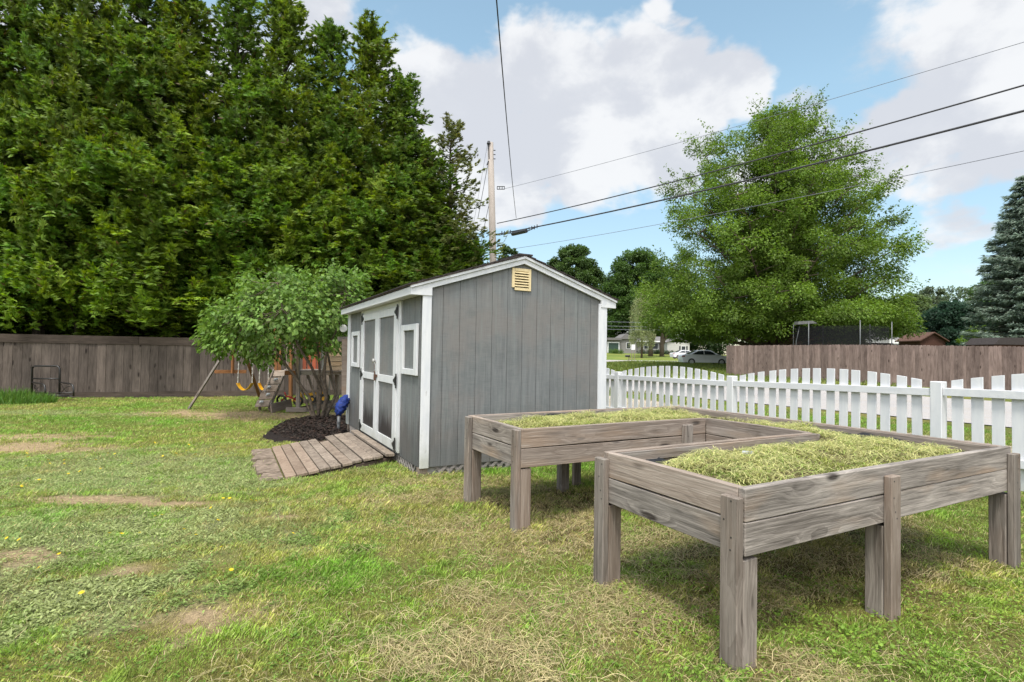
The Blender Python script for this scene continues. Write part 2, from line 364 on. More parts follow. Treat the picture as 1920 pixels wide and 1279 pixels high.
def cloud_mesh(name, V, Fc, C, mat, parent=None, nv=4):
    """fast mesh: V (n,3), Fc (m,nv) faces, C (m,3) colour per face"""
    me = bpy.data.meshes.new(name); n = len(V); m = len(Fc)
    me.vertices.add(n); me.vertices.foreach_set('co', np.ascontiguousarray(V, np.float32).ravel())
    me.loops.add(m * nv); me.loops.foreach_set('vertex_index', np.ascontiguousarray(Fc, np.int32).ravel())
    me.polygons.add(m); me.polygons.foreach_set('loop_start', np.arange(0, m * nv, nv, dtype=np.int32))
    me.update(calc_edges=True)
    a = me.attributes.new('Col', 'FLOAT_COLOR', 'FACE'); c4 = np.ones((m, 4), np.float32); c4[:, :3] = C
    a.data.foreach_set('color', c4.ravel())
    me.materials.append(mat); o = bpy.data.objects.new(name, me); COL.objects.link(o)
    if parent: o.parent = parent
    return o
def norm(v): return v / (np.linalg.norm(v, axis=1, keepdims=True) + 1e-9)
def leaves(P, D, N, L, W, C, fold=.0):
    """diamond leaves: base P, direction D, normal N, length L, width W (arrays); returns V,F,C"""
    D = norm(D); S = norm(np.cross(D, N)); N2 = np.cross(S, D)
    L = L[:, None]; W = W[:, None]; n = len(P)
    V = np.empty((n, 4, 3)); V[:, 0] = P; V[:, 1] = P + D * L * .45 + S * W * .5 + N2 * W * fold
    V[:, 2] = P + D * L - N2 * L * .12; V[:, 3] = P + D * L * .45 - S * W * .5 + N2 * W * fold
    return V.reshape(-1, 3), np.arange(n * 4).reshape(n, 4), C
def ss(x, a, b):
    t = np.clip((np.asarray(x, float) - a) / (b - a), 0, 1); return t * t * (3 - 2 * t)

# value noise on numpy
_T = np.random.default_rng(3).random((256, 256))
def vn(x, y, s):
    x = np.asarray(x, float) * s + 57.3; y = np.asarray(y, float) * s + 31.7
    xi = np.floor(x).astype(int); yi = np.floor(y).astype(int); fx = x - xi; fy = y - yi
    fx = fx * fx * (3 - 2 * fx); fy = fy * fy * (3 - 2 * fy)
    g = lambda a, b: _T[a % 256, b % 256]
    return (g(xi, yi) * (1 - fx) + g(xi + 1, yi) * fx) * (1 - fy) + (g(xi, yi + 1) * (1 - fx) + g(xi + 1, yi + 1) * fx) * fy
def fbm(x, y, s): return (vn(x, y, s) * .5 + vn(x, y, s * 2.1) * .3 + vn(x, y, s * 4.3) * .2)

# ------------------------------------------------------------------ terrain
def T(x, y):
    x = np.asarray(x, float); y = np.asarray(y, float)
    z = np.interp(y, [0, 20, 55, 80, 92, 130, 400], [0, 0.02, 0, -.12, .32, 1.68, 2.6])
    z = z + .15 * ss(y, 17, 26) * ss(x, 4, 12) * (1 - ss(y, 60, 80))
    z = z + .32 * ss(y, 34, 46) * ss(x, 9, 15) * (1 - ss(y, 60, 80)) + 0 * np.exp(-((y - 46) / 2.6) ** 2) * ss(x, 10, 14)
    z = z - .12 * ss(-x - .25 * y + 1.2, .6, 2.4) * ss(y, 3, 6) * (1 - ss(y, 40, 60))
    return z
def ground(px, py):
    z = 0.0
    for _ in range(30):
        d = ray(px, py); t = (z - H) / d[2]; p = d * t; z = .5 * z + .5 * float(T(p[0], p[1]))
    return Vector((p[0], p[1], z))

# zones: (x, y, rx, ry, kind)
DIRT = [(-6.7, 7.4, 1.2, .55), (-7.6, 8.1, 1.3, .4), (-5.3, 11.2, 2.3, .95), (-6.6, 11.4, 1.2, .35), (-3.75, 4.75, .75, .2), (-3.0, 3.25, .3, .2), (-1.45, 2.55, .27, .17), (-1.8, 4.2, .28, .12), (-2.9, 4.6, .3, .14), (-4.2, 11.3, 1.3, .5), (-2.2, 3.1, .22, .1)]
WEED = [(-4.5, 5.9, 2.3, 1.35), (-3.0, 3.75, 1.6, .75), (-2.1, 3.9, 1.1, .7), (-9.6, 10.9, 2.2, .45), (-2.4, 2.75, 1.0, .45), (-3.2, 3.1, 1.2, .5)]
LUSH = [(-7.8, 10.2, 4.0, .5), (-1.1, 3.07, .5, .3), (.6, 6.2, 1.5, .6), (1.8, 5.2, .8, .8), (-6.6, 7.9, .8, .3)]
HAY = [(.05, 3.8, .75, .55), (.45, 2.75, .8, .35), (-.8, 4.8, .9, .3), (.5, 4.0, .6, .7), (-.1, 2.3, .6, .3), (1.0, 2.2, .35, .2), (-.3, 5.2, .7, .3)]
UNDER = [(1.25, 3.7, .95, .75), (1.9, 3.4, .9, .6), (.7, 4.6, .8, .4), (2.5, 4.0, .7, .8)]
def zone(lst, x, y, soft=.45):
    x = np.asarray(x, float); y = np.asarray(y, float); o = np.zeros_like(x); w = (fbm(x, y, 1.7) - .5) * 1.2 + (fbm(x + 3, y + 8, 7.) - .5) * 1.5 + (fbm(x + 1, y + 2, 22.) - .5) * .8
    for cx, cy, rx, ry in lst:
        d = np.sqrt(((x - cx) / rx) ** 2 + ((y - cy) / ry) ** 2) + w
        o = np.maximum(o, 1 - ss(d, 1 - soft, 1 + soft * .6))
    return o
def colmix(a, b, f): return a * (1 - f[:, None]) + np.asarray(b) * f[:, None]
# bands beyond the picket fence run parallel to it
def band(x, y):                               # signed distance beyond the picket fence line
    return (np.asarray(x) - 1.95) * .8814 + (np.asarray(y) - 9.5) * .4724
def zones(x, y):
    z = dict(dirt=zone(DIRT, x, y, .75), weed=zone(WEED, x, y), lush=zone(LUSH, x, y), hay=zone(HAY, x, y, .6), under=zone(UNDER, x, y, .5))
    b = band(x, y) + (fbm(x, y, .9) - .5) * .35
    z['strip'] = ((b > .9) & (b < 4.3)).astype(float) * (np.asarray(y) > 2)
    return z
def ground_color(x, y):
    x = np.asarray(x, float); y = np.asarray(y, float); n = fbm(x, y, .8); n2 = fbm(x + 9, y, 2.6)
    c = colmix(np.tile((.105, .125, .030), (len(x), 1)), (.155, .150, .045), ss(n, .35, .65))
    c = colmix(c, (.20, .165, .08), ss(n2, .55, .75) * .5)
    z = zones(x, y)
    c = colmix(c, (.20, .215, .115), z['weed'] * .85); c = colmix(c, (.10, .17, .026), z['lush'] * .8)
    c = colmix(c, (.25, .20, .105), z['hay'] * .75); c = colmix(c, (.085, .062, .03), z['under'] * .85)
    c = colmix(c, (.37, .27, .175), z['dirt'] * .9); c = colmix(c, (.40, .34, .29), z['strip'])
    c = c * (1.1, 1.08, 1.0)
    far = ss(y, 16, 30)
    c = colmix(c, (.14, .185, .04), far); c = colmix(c, (.20, .205, .05), far * ss(fbm(x, y, .12), .45, .62) * .7)
    return c
gx = np.concatenate([np.arange(-400, -20, 12.), np.arange(-20, -9, .35), np.arange(-9, 9, .09), np.arange(9, 24, .4), np.arange(24, 420, 12.)])
gy = np.concatenate([np.arange(-40, 0, 4.), np.arange(0, 12.5, .09), np.arange(12.5, 24, .3), np.arange(24, 60, .8), np.arange(60, 140, 2.5), np.arange(140, 1200, 40.)])
GX, GY = np.meshgrid(gx, gy); fx, fy = GX.ravel(), GY.ravel()
bumpy = (fbm(fx, fy, 1.3) - .5) * .03 * (fy < 20)
GV = np.stack([fx, fy, T(fx, fy) + bumpy], 1); nx, ny = len(gx), len(gy)
ii = (np.arange(ny - 1)[:, None] * nx + np.arange(nx - 1)[None]).ravel()
GF = np.stack([ii, ii + 1, ii + nx + 1, ii + nx], 1)
me = bpy.data.meshes.new('lawn'); me.vertices.add(len(GV)); me.vertices.foreach_set('co', GV.astype(np.float32).ravel())
me.loops.add(len(GF) * 4); me.loops.foreach_set('vertex_index', GF.astype(np.int32).ravel())
me.polygons.add(len(GF)); me.polygons.foreach_set('loop_start', np.arange(0, len(GF) * 4, 4, dtype=np.int32)); me.update(calc_edges=True)
me.polygons.foreach_set('use_smooth', [True] * len(GF))
a = me.attributes.new('Col', 'FLOAT_COLOR', 'POINT'); c4 = np.ones((len(GV), 4), np.float32); c4[:, :3] = ground_color(fx, fy); a.data.foreach_set('color', c4.ravel())
me.materials.append(GROUND); lawn = bpy.data.objects.new('lawn', me); COL.objects.link(lawn); lawn['kind'] = 'structure'
def TB(x, y): return T(x, y) + (fbm(x, y, 1.3) - .5) * .03 * (np.asarray(y) < 20)

def ribbon(name, pts_l, pts_r, mat, lift=.012, n=40, m=10, ragged=.0):
    V = []; Fc = []
    pl = np.array(pts_l, float); pr = np.array(pts_r, float); tl = np.linspace(0, 1, len(pl))
    for i in range(n + 1):
        t = i / n; A = [np.interp(t, tl, pl[:, k]) for k in (0, 1)]; B = [np.interp(t, tl, pr[:, k]) for k in (0, 1)]
        for j in range(m + 1):
            s = j / m
            if ragged: s = s + (random.uniform(-ragged, ragged) if j in (0, m) else 0)
            x = A[0] + (B[0] - A[0]) * s; y = A[1] + (B[1] - A[1]) * s; V.append((x, y, float(TB(x, y)) + lift))
    for i in range(n):
        for j in range(m): a = i * (m + 1) + j; Fc.append((a, a + 1, a + m + 2, a + m + 1))
    me = bpy.data.meshes.new(name); me.from_pydata(V, [], Fc); me.materials.append(mat); o = bpy.data.objects.new(name, me); COL.objects.link(o); o['kind'] = 'structure'; return o
ribbon('driveway', [(11.5, 7.5), (9.5, 10.5), (3.6, 19.0), (.5, 24)], [(19.5, 11), (15.0, 17), (8.6, 27.5), (5.5, 33)], GRAVEL, .02, 60, 24, .004)
ribbon('road', [(-60, 79), (14, 79), (40, 82), (90, 86)], [(-60, 92), (20, 92), (40, 93), (90, 96)], GRAVEL, .05, 60, 14)

# ------------------------------------------------------------------ shed
SA = math.pi / 2 - 1.0788; SX, SY = -.9408, 5.5178
W_, L_ = 2.398, 3.78
shed = empty('garden_shed', (SX, SY, 0), SA, 'weathered grey wooden shed with white trim, gable roof and double doors', 'shed')
AP = 2.352; EV = 1.945                      # wall height at ridge and eaves
def wz(x): return EV + (AP - EV) * (1 - abs(x - W_ / 2) / (W_ / 2))
m = MB(); xs = [0.03] + [.229 + .1935 * i for i in range(11)] + [W_ - .03]
for a, b in zip(xs[:-1], xs[1:]):
    pts = [(a + .0025, .09), (b - .0025, .09)]
    pts += [(b - .0025, wz(b))] + ([(W_ / 2, AP)] if a < W_ / 2 < b else []) + [(a + .0025, wz(a))]
    m.prism(pts, 'y', 0, .03)
m.prism([(.02, .1), (W_ - .02, .1), (W_ - .02, EV), (W_ / 2, AP - .01), (.02, EV)], 'y', .008, .05)
m.build('gable_wall', SIDING, shed, mould=.25)
m = MB(); m.prism([(.02, .1), (W_ - .02, .1), (W_ - .02, EV), (W_ / 2, AP - .01), (.02, EV)], 'y', L_ - .04, L_); m.build('back_wall', SIDING, shed, mould=.2)
m = MB(); m.box(W_ - .03, W_, .052, L_ - .042, .09, EV - .02); m.build('side_wall', SIDING, shed, mould=.2)
m = MB()
ys = list(np.arange(.052, .74, .196)) + [.74]
for a, b in zip(ys[:-1], ys[1:]): m.box(0, .03, a + .004, b - .004, .09, EV - .03)
ys = list(np.arange(2.83, L_ - .06, .196)) + [L_ - .042]
for a, b in zip(ys[:-1], ys[1:]): m.box(0, .03, a + .004, b - .004, .09, EV - .03)
m.box(.009, .05, .06, L_ - .06, .1, EV - .05)
m.build('front_wall', SIDING, shed, mould=.45)
# corner trims
for x0, x1 in ((-.004, .093), (W_ - .12, W_ + .004)):
    m = MB(); m.box(x0, x1, -.027, -.001, .085, 1.89 if x0 < 1 else 1.93); m.build('corner_trim', WHITE, shed, bevel=.003)
m = MB(); m.box(-.022, -.001, L_ - .17, L_ + .01, .085, 1.9); m.build('corner_trim', WHITE, shed, bevel=.003)
m = MB(); m.box(W_ + .001, W_ + .022, .0, .1, .085, 1.9); m.build('corner_trim', WHITE, shed, bevel=.003)
# rake boards on the gable (prisms)
def rake(sgn):
    X = lambda x: W_ / 2 + sgn * (x - W_ / 2)
    lower = [(-.135, 1.885), (.093, 1.885), (.093, 1.97), (W_ / 2, 2.326), (W_ / 2, 2.385), (-.135, 1.955)]
    m = MB(); m.prism([(X(x), z) for x, z in lower], 'y', -.036, -.008); o = m.build('rake_board', WHITEX, shed, bevel=.002)
    m = MB(); m.prism([(X(-.142), 1.953), (X(W_ / 2), 2.383), (X(W_ / 2), 2.414), (X(-.142), 1.984)], 'y', -.052, -.009); m.build('rake_trim', WHITER, shed, bevel=.002)
rake(1); rake(-1)
# fascia, soffit
m = MB(); m.box(-.135, -.112, -.007, L_ + .02, 1.888, 1.972); m.build('fascia', WHITEX, shed, bevel=.003)
m = MB(); m.box(W_ + .112, W_ + .135, -.007, L_ + .02, 1.888, 1.972); m.build('fascia', WHITEX, shed, bevel=.003)
m = MB(); m.box(-.111, -.001, 0, L_, 1.893, 1.903); m.box(W_ + .001, W_ + .111, 0, L_, 1.893, 1.903); m.build('soffit', WHITEX, shed)
# roof: stepped shingle courses on both slopes
m = MB(); sl = math.hypot(W_ / 2 + .16, .43)
for sg in (1, -1):
    for k in range(10):
        t0, t1 = k / 10, (k + 1) / 10 + .02
        x0 = -.16 + (W_ / 2 + .16) * t0; x1 = min(-.16 + (W_ / 2 + .16) * t1, W_ / 2); z0 = 1.977 + .4405 * t0; z1 = 1.977 + .4405 * (x1 + .16) / (W_ / 2 + .16)
        X = lambda x: W_ / 2 + sg * (x - W_ / 2)
        m.prism([(X(x0), z0 + .010), (X(x1), z1 + .002), (X(x1), z1 + .010), (X(x0), z0 + .024)], 'y', -.06 - .004 * (k % 3), L_ + .06)
m.box(W_ / 2 - .09, W_ / 2 + .09, -.064, L_ + .062, 2.418, 2.436)
m.build('roof', SHINGLE, shed)
m = MB(); m.prism([(-.150, 1.976), (W_ / 2, 2.417), (W_ + .150, 1.976), (W_ + .150, 1.986), (W_ / 2, 2.427), (-.150, 1.986)], 'y', -.056, L_ + .05); m.build('drip_edge', flatmat('brown_metal_edge', (.10, .065, .05), .5), shed)
# door surround
m = MB(); m.box(-.022, -.001, .715, .80, .12, 1.888); m.build('door_jamb', WHITE, shed, bevel=.002)
m = MB(); m.box(-.022, -.001, 2.665, 2.79, .12, 1.888); m.build('door_jamb', WHITE, shed, bevel=.002)
m = MB(); m.box(-.018, -.001, .802, 2.663, 1.828, 1.888); m.build('door_header', WHITEX, shed, bevel=.002)
for (a, b, near) in ((.805, 1.727, True), (1.733, 2.66, False)):
    dr = MB(); dr.box(-.012, .02, a + .01, b - .01, .14, 1.815); d_ = dr.build('door', SIDING, shed, mould=1.0)
    so, si = (.155, .075)
    m = MB(); e0, e1 = (a, a + .15) if near else (a, a + .14); i0, i1 = (b - .068, b) if near else (b - .10, b)
    m.box(-.034, -.0125, e0, e1, .13, 1.823); m.box(-.034, -.0125, i0, i1, .13, 1.823)
    for z0, z1 in ((.13, .24), (.905, .995), (1.73, 1.823)): m.box(-.0335, -.0125, e1 + .001, i0 - .001, z0, z1)
    m.build('door_frame', WHITE, d_, bevel=.002)
    hy = a if near else b; sg = 1 if near else -1
    for hz in (.20, .95, 1.765):
        m = MB(); m.box(-.042, -.0345, hy - .016, hy + .016, hz - .085, hz + .085)
        m.prism([(hy + sg * .017, hz - .045), (hy + sg * .11, hz - .010), (hy + sg * .11, hz + .010), (hy + sg * .017, hz + .045)], 'x', -.042, -.0345)
        m.tube([(-.043, hy + sg * .012, hz - .05), (-.043, hy + sg * .012, hz + .05)], .009, 8)
        m.build('hinge', HINGE, d_)
    if not near:
        m = MB(); m.tube([(-.036, 1.815, 1.165), (-.05, 1.815, 1.165), (-.06, 1.815, 1.165), (-.072, 1.815, 1.165)], [.016, .014, .032, .026], 14); m.build('door_knob', flatmat('white_knob', (.42, .41, .39), .3, .6), d_, smooth=True)
    else:
        m = MB(); m.box(-.046, -.0345, 1.685, 1.80, .955, .985); m.box(-.062, -.047, 1.735, 1.785, .905, .985); m.tube([(-.055, 1.745, .985), (-.058, 1.748, 1.02), (-.058, 1.765, 1.03), (-.055, 1.778, 1.02), (-.055, 1.78, .985)], .005, 6)
        m.tube([(-.04, 1.77, 1.14), (-.06, 1.765, 1.12), (-.055, 1.76, 1.07), (-.045, 1.775, 1.0)], .004, 6); m.build('latch', RUST, d_)
for y0, y1 in ((.078, .657), (2.885, 3.44)):
    wd = MB(); wd.box(-.005, -.001, y0 + .06, y1 - .06, 1.09, 1.54); w_ = wd.build('window_panel', SIDING, shed, mould=0)
    m = MB(); z0, z1 = 1.043, 1.595
    m.box(-.032, -.006, y0, y0 + .098, z0, z1); m.box(-.032, -.006, y1 - .09, y1, z0, z1)
    m.box(-.0315, -.006, y0 + .0985, y1 - .0905, z0, z0 + .065); m.box(-.0315, -.006, y0 + .0985, y1 - .0905, z1 - .065, z1)
    m.build('window_frame', WHITE, w_, bevel=.003)
# vent
vf = MB(); x0, x1, z0, z1 = 1.05, 1.30, 2.017, 2.272
vf.box(x0, x0 + .035, -.016, -.001, z0 + .03, z1); vf.box(x1 - .035, x1, -.016, -.001, z0, z1); vf.box(x0 + .0355, x1 - .0355, -.016, -.001, z0, z0 + .035); vf.box(x0 + .0355, x1 - .0355, -.016, -.001, z1 - .035, z1)
vent = vf.build('gable_vent', CREAM, shed, bevel=.003)
m = MB()
for k in range(6):
    z = z0 + .045 + k * .0305; m.quadbox([(x0 + .034, -.022, z), (x1 - .034, -.022, z), (x1 - .034, -.003, z + .014), (x0 + .034, -.003, z + .014), (x0 + .034, -.022, z + .008), (x1 - .034, -.022, z + .008), (x1 - .034, -.003, z + .022), (x0 + .034, -.003, z + .022)])
m.build('louvre', CREAM, vent)
m = MB(); m.box(x0 + .035, x1 - .035, -.002, -.0005, z0 + .035, z1 - .035); m.build('vent_gap_shade', flatmat('vent_shadow', (.10, .07, .02), .9), vent)  # dark sheet: shade between the louvres put in as colour
# skirt: lattice and corner post
m = MB()
LATW = wood('lattice_timber', (.12, .11, .10), (.30, .27, .25), 'X', .05)
def lattice(m, L, place):
    n = int(L / .10)
    for k in range(-1, n + 1):
        for s, off in ((1, 0), (-1, .007)):
            a0 = k * .10 + .02; pts = [(a0, -.07), (a0 + s * .17, .10), (a0 + s * .17 + .042, .10), (a0 + .042, -.07)]
            if min(p[0] for p in pts) < 0 or max(p[0] for p in pts) > L: continue
            place(m, pts, off)
lattice(m, W_ - .2, lambda m, p, o: m.prism([(x + .1, z) for x, z in p], 'y', .004 + o, .010 + o))
m.build('lattice_skirt', LATW, shed); m = MB()
lattice(m, L_ - .2, lambda m, p, o: m.prism([(x + .1, z - .02) for x, z in p], 'x', .004 + o, .010 + o))
m.build('lattice_skirt', LATW, shed)
for x0, y0 in ((0, 0), (W_ - .09, 0), (0, L_ - .09)): m = MB(); m.box(x0, x0 + .09, y0, y0 + .09, -.2, .084); m.build('foundation_post', GREYW, shed)
m = MB(); m.box(.095, W_ - .095, .03, .05, -.08, .088); m.box(.03, .05, .095, L_ - .095, -.2, .088); m.build('skirt_board', flatmat('skirt_grey', (.30, .29, .27), .9), shed)

# ------------------------------------------------------------------ ramp
ramp = empty('door_ramp', Matrix.Rotation(SA, 4, 'Z') @ Vector((0, 0, 0)) + Vector((SX, SY, 0)), SA, 'weathered plank ramp leading up to the double doors of the grey shed', 'ramp')
def rz(x): return .095 + (x + .03) * (.19 / 1.27)          # ramp surface height at local x (x negative)
plank('sill_board', RAMPW, (-.08, .80, .088), (-.08, 2.83, .088), .10, .035, ramp, (1, 0, 0))
for k in range(9):
    xc = -.205 - k * .118
    j = lambda: random.uniform(-.02, .02)
    plank('ramp_board', RAMPW, (xc + j() * .3, .86 + j(), rz(xc) - .006), (xc + j() * .3, 2.82 - (.35 if k in (3,) else 0) + j(), rz(xc) - .006 + j() * .3), .109, .032, ramp, (1, 0, .15), bevel=.004, bow=0)
for y in (.9, 1.8, 2.75): plank('joist', DARKW, (-.03, y, .0), (-1.12, y, rz(-1.12) - .062), .09, .038, ramp)
plank('header_joist', DARKW, (-.05, .88, .02), (-.05, 2.8, .02), .09, .038, ramp)
pav = MB()
for k in range(5):
    y0 = .86 + k * .40
    pts = [(-1.47 + random.uniform(-.03, .03), y0), (-1.215, y0 + random.uniform(-.01, .03)), (-1.215, y0 + .37), (-1.45 + random.uniform(-.05, .05), y0 + .36)]
    pav.prism(pts, 'z', -.16, -.080 + random.uniform(-.008, .006))
pv = pav.build('paving_slab', flatmat('brown_paving', (.25, .195, .15), .95, .1, .3, 14), ramp, bevel=.006)

# ------------------------------------------------------------------ raised planter bed
BA = math.pi / 2 - 1.0769
bed = empty('raised_planter', (.9746, 2.1965, 0), BA, 'large C-shaped raised garden bed of grey weathered timber standing on post legs', 'planter')
c1, c2, c3, c4, c5 = .9376, 2.5268, 1.8923, 1.8838, 2.8615
TOP = .7547; BH = .139; TH = .038
def tz(x, y): return -.009 * x * 0 - .0076 * y * .6                     # the frame sags a little
poly = [(0, 0), (c2, 0), (c2, c5), (0, c5), (0, c4), (c3, c4), (c3, c1), (0, c1)]
edges = [((0, 0), (c2, 0)), ((c2, 0), (c2, c5)), ((c2, c5), (0, c5)), ((0, c5), (0, c4)), ((0, c4), (c3, c4)), ((c3, c4), (c3, c1)), ((c3, c1), (0, c1)), ((0, c1), (0, 0))]
for i, (p, q) in enumerate(edges):
    p = Vector(p); q = Vector(q); d = (q - p).normalized(); nrm = Vector((-d.y, d.x))        # inward
    off = nrm * (TH / 2)
    convex_s = i not in (5, 6); convex_e = i not in (4, 5)
    sh = .0 if i % 2 == 0 else TH + .0015
    a = p + d * (sh if convex_s else -0.0) + off; b = q - d * (sh if convex_e else -0.0) + off
    if i in (4, 6):                     # reach into the inner corners
        pass
    for k in range(2):
        z = TOP - BH / 2 - k * (BH + .003)
        sag = tz(a.x, a.y), tz(b.x, b.y)
        if i == 0 and k == 1:      # lower front board is two pieces meeting behind the middle post
            mid = a.lerp(b, .43); plank('side_board', BED, (a.x, a.y, z), (mid.x - .001, mid.y, z), BH, TH, bed); plank('side_board', BED, (mid.x + .001, mid.y + .004, z + .003), (b.x, b.y, z + .003), BH, TH, bed)
        else: plank('side_board', BED, (a.x, a.y, z + sag[0]), (b.x, b.y, z + sag[1]), BH, TH, bed, bow=-.003 if k else .003)
    # thin cap strip along the inner top edge (gives the double line of the rim)
    o2 = nrm * (TH + .009)
    s1, s2 = (TH + .02, TH + .02)
    a = p + d * (s1 if convex_s else -s1) + o2; b = q - d * (s2 if convex_e else -s2) + o2
    plank('rim_strip', BED, (a.x, a.y, TOP - .035 + tz(a.x, a.y)), (b.x, b.y, TOP - .035 + tz(b.x, b.y)), .055, .016, bed, bevel=.002)
def leg(px, py, dx, dy, inx, iny, top=.712, plank_face='x', wd=.088):
    """post under the boards at (px,py) (its centre) and a plank outside; one leg = post with cladding board"""
    z0 = -.06
    p = plank('leg', POSTW2, (px, py, TOP - 2 * BH - .02), (px, py, z0), .088, .088, bed, (1, 0, 0), bevel=.004)
    lm = MWS[p.name].inverted()
    q = plank('leg_board', POSTW2, (dx, dy, top), (dx, dy, z0), *( (wd, TH) if plank_face == 'y' else (TH, wd)), bed, (1, 0, 0), bevel=.004)
    q.parent = p; q.matrix_basis = lm @ MWS[q.name]
POSTW2 = wood('bed_leg_timber', (.080, .066, .055), (.30, .262, .228), 'X', .10, warm=(.22, .155, .115))
o = TH / 2
leg(.046, .052, -o - .001, .052, 0, 0, .716, 'x')                 # near corner: board on the left face
leg(.046, c1 - .012 + .0, -o - .001, c1 - .012, 0, 0, .716, 'x')
leg(1.082, .046, 1.081, -o - .001, 0, 0, .712, 'y')                       # middle of the near side
leg(c2 - .030, .046, c2 - .020, -o - .001, 0, 0, .716, 'y', .088)
leg(.046, c4 + .050, -o - .001, c4 + .046, 0, 0, .740, 'x')
leg(.046, c5 - .070, -o - .001, c5 - .066, 0, 0, .735, 'x')
leg(.93, c5 - .14, 1.20, c5 + o + .001, 0, 0, .712, 'y')
leg(c2 - .046, c5 - .046, c2 - .05, c5 + o + .001, 0, 0, .712, 'y')
leg(c3 - .246, c4 + .046, c3 - .246, c4 - o - .001, 0, 0, .702, 'y', .10)
leg(c2 - .046, c1 + .5, c2 + o + .001, c1 + .5, 0, 0, .712, 'x')
SCREW = flatmat('screw_head', (.05, .045, .042), .5, .4)
for (bx_, by_, nrm_) in [(-TH - .002, .052, 'x'), (-TH - .002, c1 - .012, 'x'), (1.081, -TH - .002, 'y'), (c2 - .02, -TH - .002, 'y'), (-TH - .002, c4 + .046, 'x'), (-TH - .002, c5 - .066, 'x'), (c3 - .246, c4 - TH - .002, 'y')]:
    for dz in (.69, .615, .54, .50):
        off = random.uniform(-.025, .025); a_ = Vector((bx_, by_ + off, dz + random.uniform(-.01, .01))) if nrm_ == 'x' else Vector((bx_ + off, by_, dz + random.uniform(-.01, .01)))
        m = MB(); m.tube([a_, a_ + (Vector((.004, 0, 0)) if nrm_ == 'x' else Vector((0, .004, 0)))], .0042, 8); m.build('screw', SCREW, bed)
m = MB()                                        # floor of the bed
m.box(.04, c2 - .04, .04, c1 - .04, .475, .49); m.box(c3 + .04, c2 - .04, c1 - .038, c5 - .04, .475, .49); m.box(.04, c3 + .038, c4 + .04, c5 - .04, .475, .49)
m.build('bed_floor', DARKW, bed)
# liner: crumpled black cloth showing at the corners
def lump(name, mat, cx, cy, rx, ry, z, h, parent, n=22, seed=1, rot=0):
    rr = np.random.default_rng(seed); V = []; Fc = []
    for i in range(n + 1):
        for j in range(n + 1):
            u, v = i / n * 2 - 1, j / n * 2 - 1; f = max(0, 1 - (u * u) ** 1.5) * max(0, 1 - (v * v) ** 1.5)
            x, y = u * rx, v * ry; x, y = x * math.cos(rot) - y * math.sin(rot), x * math.sin(rot) + y * math.cos(rot)
            V.append((cx + x, cy + y, z + h * f * (.6 + .8 * float(fbm(np.array(x * 9 + seed), np.array(y * 9), 1))) + rr.uniform(-.1, .1) * h * .3))
    for i in range(n):
        for j in range(n): a = i * (n + 1) + j; Fc.append((a, a + n + 1, a + n + 2, a + 1))
    me = bpy.data.meshes.new(name); me.from_pydata(V, [], Fc); me.polygons.foreach_set('use_smooth', [True] * len(Fc)); me.materials.append(mat)
    o = bpy.data.objects.new(name, me); COL.objects.link(o)
    if parent: o.parent = parent
    return o
lump('liner', LINER, c2 - .14, .78, .09, .50, .62, .105, bed, seed=4)
lump('liner', LINER, .34, c1 - .10, .26, .055, .60, .09, bed, seed=5)
lump('liner', LINER, 1.0, c5 - .075, .7, .035, .62, .10, bed, seed=6)
# soil surface with height function inside the bed
def inbed(x, y, mgn=.06):
    a = (x > mgn) & (x < c2 - mgn) & (y > mgn) & (y < c1 - mgn); b = (x > c3 + mgn) & (x < c2 - mgn) & (y > c1 - mgn - .01) & (y < c5 - mgn); c = (x > mgn) & (x < c3 + mgn + .01) & (y > c4 + mgn) & (y < c5 - mgn)
    return a | b | c
def soilz(x, y):
    x = np.asarray(x, float); y = np.asarray(y, float)
    edge = np.minimum(np.minimum(x, c2 - x), np.minimum(y, c5 - y))
    arm = y < c1
    edge = np.where(arm & (x < c3), np.minimum(edge, c1 - y), edge); edge = np.where((y > c4) & (x < c3), np.minimum(edge, y - c4), edge)
    z = .632 + .072 * ss(edge, .02, .3) + (fbm(x, y, 3.5) - .5) * .10 + (fbm(x, y, 12) - .5) * .03
    z = z - .05 * ss(c2 - x, .35, .05) * ss(y, .3, .8) - .06 * np.exp(-((x - .2) ** 2 + (y - (c1 - .15)) ** 2) / .05)
    z = z - .03 * (y > c4) * ss(x, .9, .2)
    return z
xs_, ys_ = np.arange(.05, c2 - .05, .03), np.arange(.05, c5 - .05, .03)
V = []; Fc = []; idx = {}
for i, x in enumerate(xs_):
    for j, y in enumerate(ys_):
        if inbed(x, y, .048): idx[(i, j)] = len(V); V.append((x, y, float(soilz(x, y))))
for (i, j), a in idx.items():
    if (i + 1, j) in idx and (i, j + 1) in idx and (i + 1, j + 1) in idx: Fc.append((a, idx[(i + 1, j)], idx[(i + 1, j + 1)], idx[(i, j + 1)]))
me = bpy.data.meshes.new('bed_soil'); me.from_pydata(V, [], Fc); me.materials.append(flatmat('thatch_soil', (.14, .12, .055), .95, .1, .3, 30))
soil = bpy.data.objects.new('bed_soil', me); COL.objects.link(soil); soil.location = bed.location; soil.rotation_euler = bed.rotation_euler
tag(soil, 'soil filling the raised timber bed under a mat of grass clippings', 'soil', kind='stuff')

